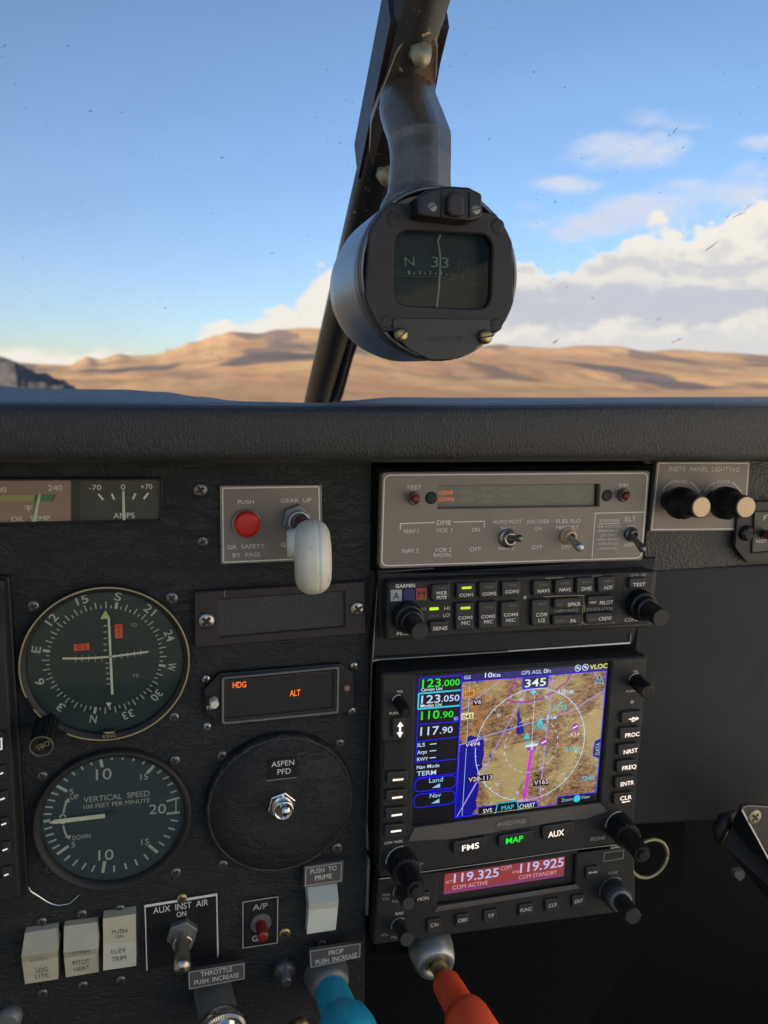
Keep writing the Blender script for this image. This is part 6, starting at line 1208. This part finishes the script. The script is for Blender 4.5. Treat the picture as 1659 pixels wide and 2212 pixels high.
def seg_land():
    NOSE = R(2.2); cn, sn = math.cos(NOSE), math.sin(NOSE)
    def earth(x, y, z): return V((x, y * cn + z * sn * 1.0, z * cn - y * sn))       # the aeroplane sits slightly nose up on its wheels
    def table(pts):
        def f(a):
            if a <= pts[0][0]: return pts[0][1]
            for (p, q), (r, s) in zip(pts, pts[1:]):
                if a <= r: k = (a - p) / (r - p); k = k * k * (3 - 2 * k); return q + (s - q) * k
            return pts[-1][1]
        return f
    def azel(px, py): d = ray(px, py); return math.degrees(math.atan2(d.x, d.y)), math.degrees(math.asin(d.z))
    far = [(-300, 790), (0, 778), (90, 785), (150, 787), (172, 775), (187, 768), (215, 775), (235, 768), (255, 762), (285, 766), (335, 764), (370, 752), (420, 736), (470, 722), (500, 714), (525, 716), (560, 718), (600, 710), (660, 707), (760, 712), (850, 722), (950, 742), (1040, 750), (1080, 747), (1115, 752), (1200, 758), (1260, 753), (1330, 756), (1400, 769), (1460, 766), (1560, 775), (1659, 783), (1900, 790)]
    rf = table([(azel(*p)[0], math.tan(R(azel(*p)[1] + 2.2))) for p in far])
    def rs_(az): return sum(rf(az + q * .8) for q in range(-5, 6)) / 11
    def at(px, py):       # how far away the slope seen there lies
        a, e = azel(px, py); t = math.tan(R(e + 2.2)); s = rs_(a); best = 1000
        for r in range(800, 4600, 40):
            k = (r - 600) / 4000
            if s * 4600 * k ** 1.5 / r <= t: best = r
        return best
    hm = bpy.data.materials.new('dry_grass_hills'); hm.use_nodes = True; g = G(hm.node_tree); b = hm.node_tree.nodes['Principled BSDF']
    ob = g.node('ShaderNodeNewGeometry').outputs['Position']; mp = g.node('ShaderNodeMapping'); mp.inputs['Scale'].default_value = (1, .35, 2.2); g.put(mp.inputs[0], ob)
    c = g.mix(g.ss(g.noise(mp.outputs[0], .004, 4, .55), .35, .65), (.41, .235, .130, 1), (.45, .30, .155, 1))
    px_, py_, pz_ = g.xyz(ob); wob = g.m('MULTIPLY', g.m('SUBTRACT', g.noise(ob, .004, 5, .6), .5), 2.6)
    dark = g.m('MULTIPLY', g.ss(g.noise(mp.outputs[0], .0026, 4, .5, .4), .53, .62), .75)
    # shadows on the slopes painted as dark patches, each at its own place
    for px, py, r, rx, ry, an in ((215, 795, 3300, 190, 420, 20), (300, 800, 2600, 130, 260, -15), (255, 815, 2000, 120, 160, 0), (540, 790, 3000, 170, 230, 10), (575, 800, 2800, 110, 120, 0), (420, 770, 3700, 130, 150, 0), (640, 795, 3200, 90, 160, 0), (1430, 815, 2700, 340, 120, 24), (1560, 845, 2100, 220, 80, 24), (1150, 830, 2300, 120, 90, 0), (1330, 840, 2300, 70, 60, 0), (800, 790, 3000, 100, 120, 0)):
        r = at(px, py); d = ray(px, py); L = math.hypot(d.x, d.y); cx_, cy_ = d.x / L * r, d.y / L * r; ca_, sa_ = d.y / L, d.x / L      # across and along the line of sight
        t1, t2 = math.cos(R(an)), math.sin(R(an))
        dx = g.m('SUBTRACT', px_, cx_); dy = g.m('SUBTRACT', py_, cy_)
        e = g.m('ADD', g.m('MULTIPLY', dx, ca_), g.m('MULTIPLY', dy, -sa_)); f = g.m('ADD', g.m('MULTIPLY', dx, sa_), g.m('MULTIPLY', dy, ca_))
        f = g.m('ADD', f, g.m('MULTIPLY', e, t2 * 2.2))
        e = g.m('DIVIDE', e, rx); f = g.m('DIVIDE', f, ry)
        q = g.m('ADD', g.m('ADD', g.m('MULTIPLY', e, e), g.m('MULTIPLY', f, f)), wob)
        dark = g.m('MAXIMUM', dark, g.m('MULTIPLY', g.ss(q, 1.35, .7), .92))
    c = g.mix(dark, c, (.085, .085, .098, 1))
    c = g.mix(g.m('MULTIPLY', g.ss(g.noise(mp.outputs[0], .016, 6, .7), .46, .66), .5), c, (.20, .135, .085, 1))
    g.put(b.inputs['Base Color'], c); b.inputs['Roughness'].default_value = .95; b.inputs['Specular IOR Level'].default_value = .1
    nr, na = 190, 300; vs, fs = [], []
    rs = [300 * (7000 / 300) ** (i / (nr - 1)) for i in range(nr)]
    for i in range(na):
        az = -32 + 90 * i / (na - 1); rid0 = rf(az); rsm = rs_(az); sa, ca = math.sin(R(az)), math.cos(R(az))
        for r in rs:
            x, y = r * sa, r * ca
            k = max(0, min(1, (r - 600) / (4600 - 600))); ks = k ** 1.5; rid = rsm + (rid0 - rsm) * k ** 4
            n = MN.fractal(V((x * .0010, y * .0010, 3.1)), 1.15, 2.1, 5); n2 = abs(MN.fractal(V((x * .0035, y * .0035, 9.1)), .8, 2.1, 5))
            hgt = rid * 4600 * ks + (n * 95 - n2 * 16 + 6) * min(1, k * 3) * max(0, 1 - k) ** .6
            if r > 4600: hgt = rid * 4600 - (r - 4600) * .25
            elif r > 1000: lim = rid * r; d = (hgt - lim) / (.2 * lim); hgt = lim - .2 * lim * math.log1p(math.exp(-d)) if d > -20 else hgt; hgt += (rid * 4600 - hgt) * max(0, (k - .9) / .1) ** 2
            vs.append(earth(x, y, -1.6 + hgt))
    for i in range(na - 1):
        for j in range(nr - 1): fs.append((i * nr + j, (i + 1) * nr + j, (i + 1) * nr + j + 1, i * nr + j + 1))
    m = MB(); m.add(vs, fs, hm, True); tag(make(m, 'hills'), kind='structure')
    gm = bpy.data.materials.new('dry_valley_floor'); gm.use_nodes = True; g = G(gm.node_tree); b = gm.node_tree.nodes['Principled BSDF']
    ob = g.node('ShaderNodeNewGeometry').outputs['Position']; g.put(b.inputs['Base Color'], g.mix(g.noise(ob, .02, 5, .6), (.30, .22, .10, 1), (.36, .27, .14, 1))); b.inputs['Roughness'].default_value = .95
    m = MB(); S = 7000; m.add([earth(-S, -S, -1.75), earth(S, -S, -1.75), earth(S, S, -1.75), earth(-S, S, -1.75)], [(0, 1, 2, 3)], gm); tag(make(m, 'ground'), kind='structure')
    # dark rocky rise close by on the left
    rm = mat('dark_rock', (.10, .092, .088), .95, var=.4, vscale=.4)
    rk = table([(azel(*p)[0], math.tan(R(azel(*p)[1] + 2.2))) for p in [(-400, 760), (-60, 778), (0, 781), (32, 782), (45, 792), (62, 801), (90, 808), (115, 818), (135, 820), (155, 832), (175, 850), (190, 872), (215, 885)]])
    vs, fs = [], []; na, nr = 220, 60
    for i in range(na):
        az = -24 + (azel(215, 880)[0] + 24) * i / (na - 1); rid = rk(az)
        for j in range(nr):
            r = 110 + 90 * j / (nr - 1); k = j / (nr - 1); bump = math.sin(min(1, k * 1.6) * math.pi / 2) if k < .625 else max(0, 1 - ((k - .625) / .375) ** 2)
            x, y = r * math.sin(R(az)), r * math.cos(R(az)); n = MN.fractal(V((x * .16, y * .16, 1.3)), .9, 2.1, 5)
            vs.append(earth(x, y, -1.8 + max(0, rid * 166 + 1.6) * bump * (1 + n * .16)))
    for i in range(na - 1):
        for j in range(nr - 1): fs.append((i * nr + j, (i + 1) * nr + j, (i + 1) * nr + j + 1, i * nr + j + 1))
    m = MB(); m.add(vs, fs, rm, True); tag(make(m, 'rocky_hill'), kind='structure')
seg_land()

def seg_haze():
    h = bpy.data.materials.new('thin_haze'); h.use_nodes = True; nt = h.node_tree; nt.nodes.clear(); g = G(nt)
    o = g.node('ShaderNodeOutputMaterial'); v = g.node('ShaderNodeVolumePrincipled'); v.inputs['Color'].default_value = (.82, .88, 1, 1); v.inputs['Density'].default_value = .00002; v.inputs['Anisotropy'].default_value = .2
    nt.links.new(v.outputs[0], o.inputs['Volume'])
    m = MB(); m.box3((-7300, -7300, -700), (7300, 7300, 900), h); make(m, 'haze')['kind'] = 'stuff'
seg_haze()
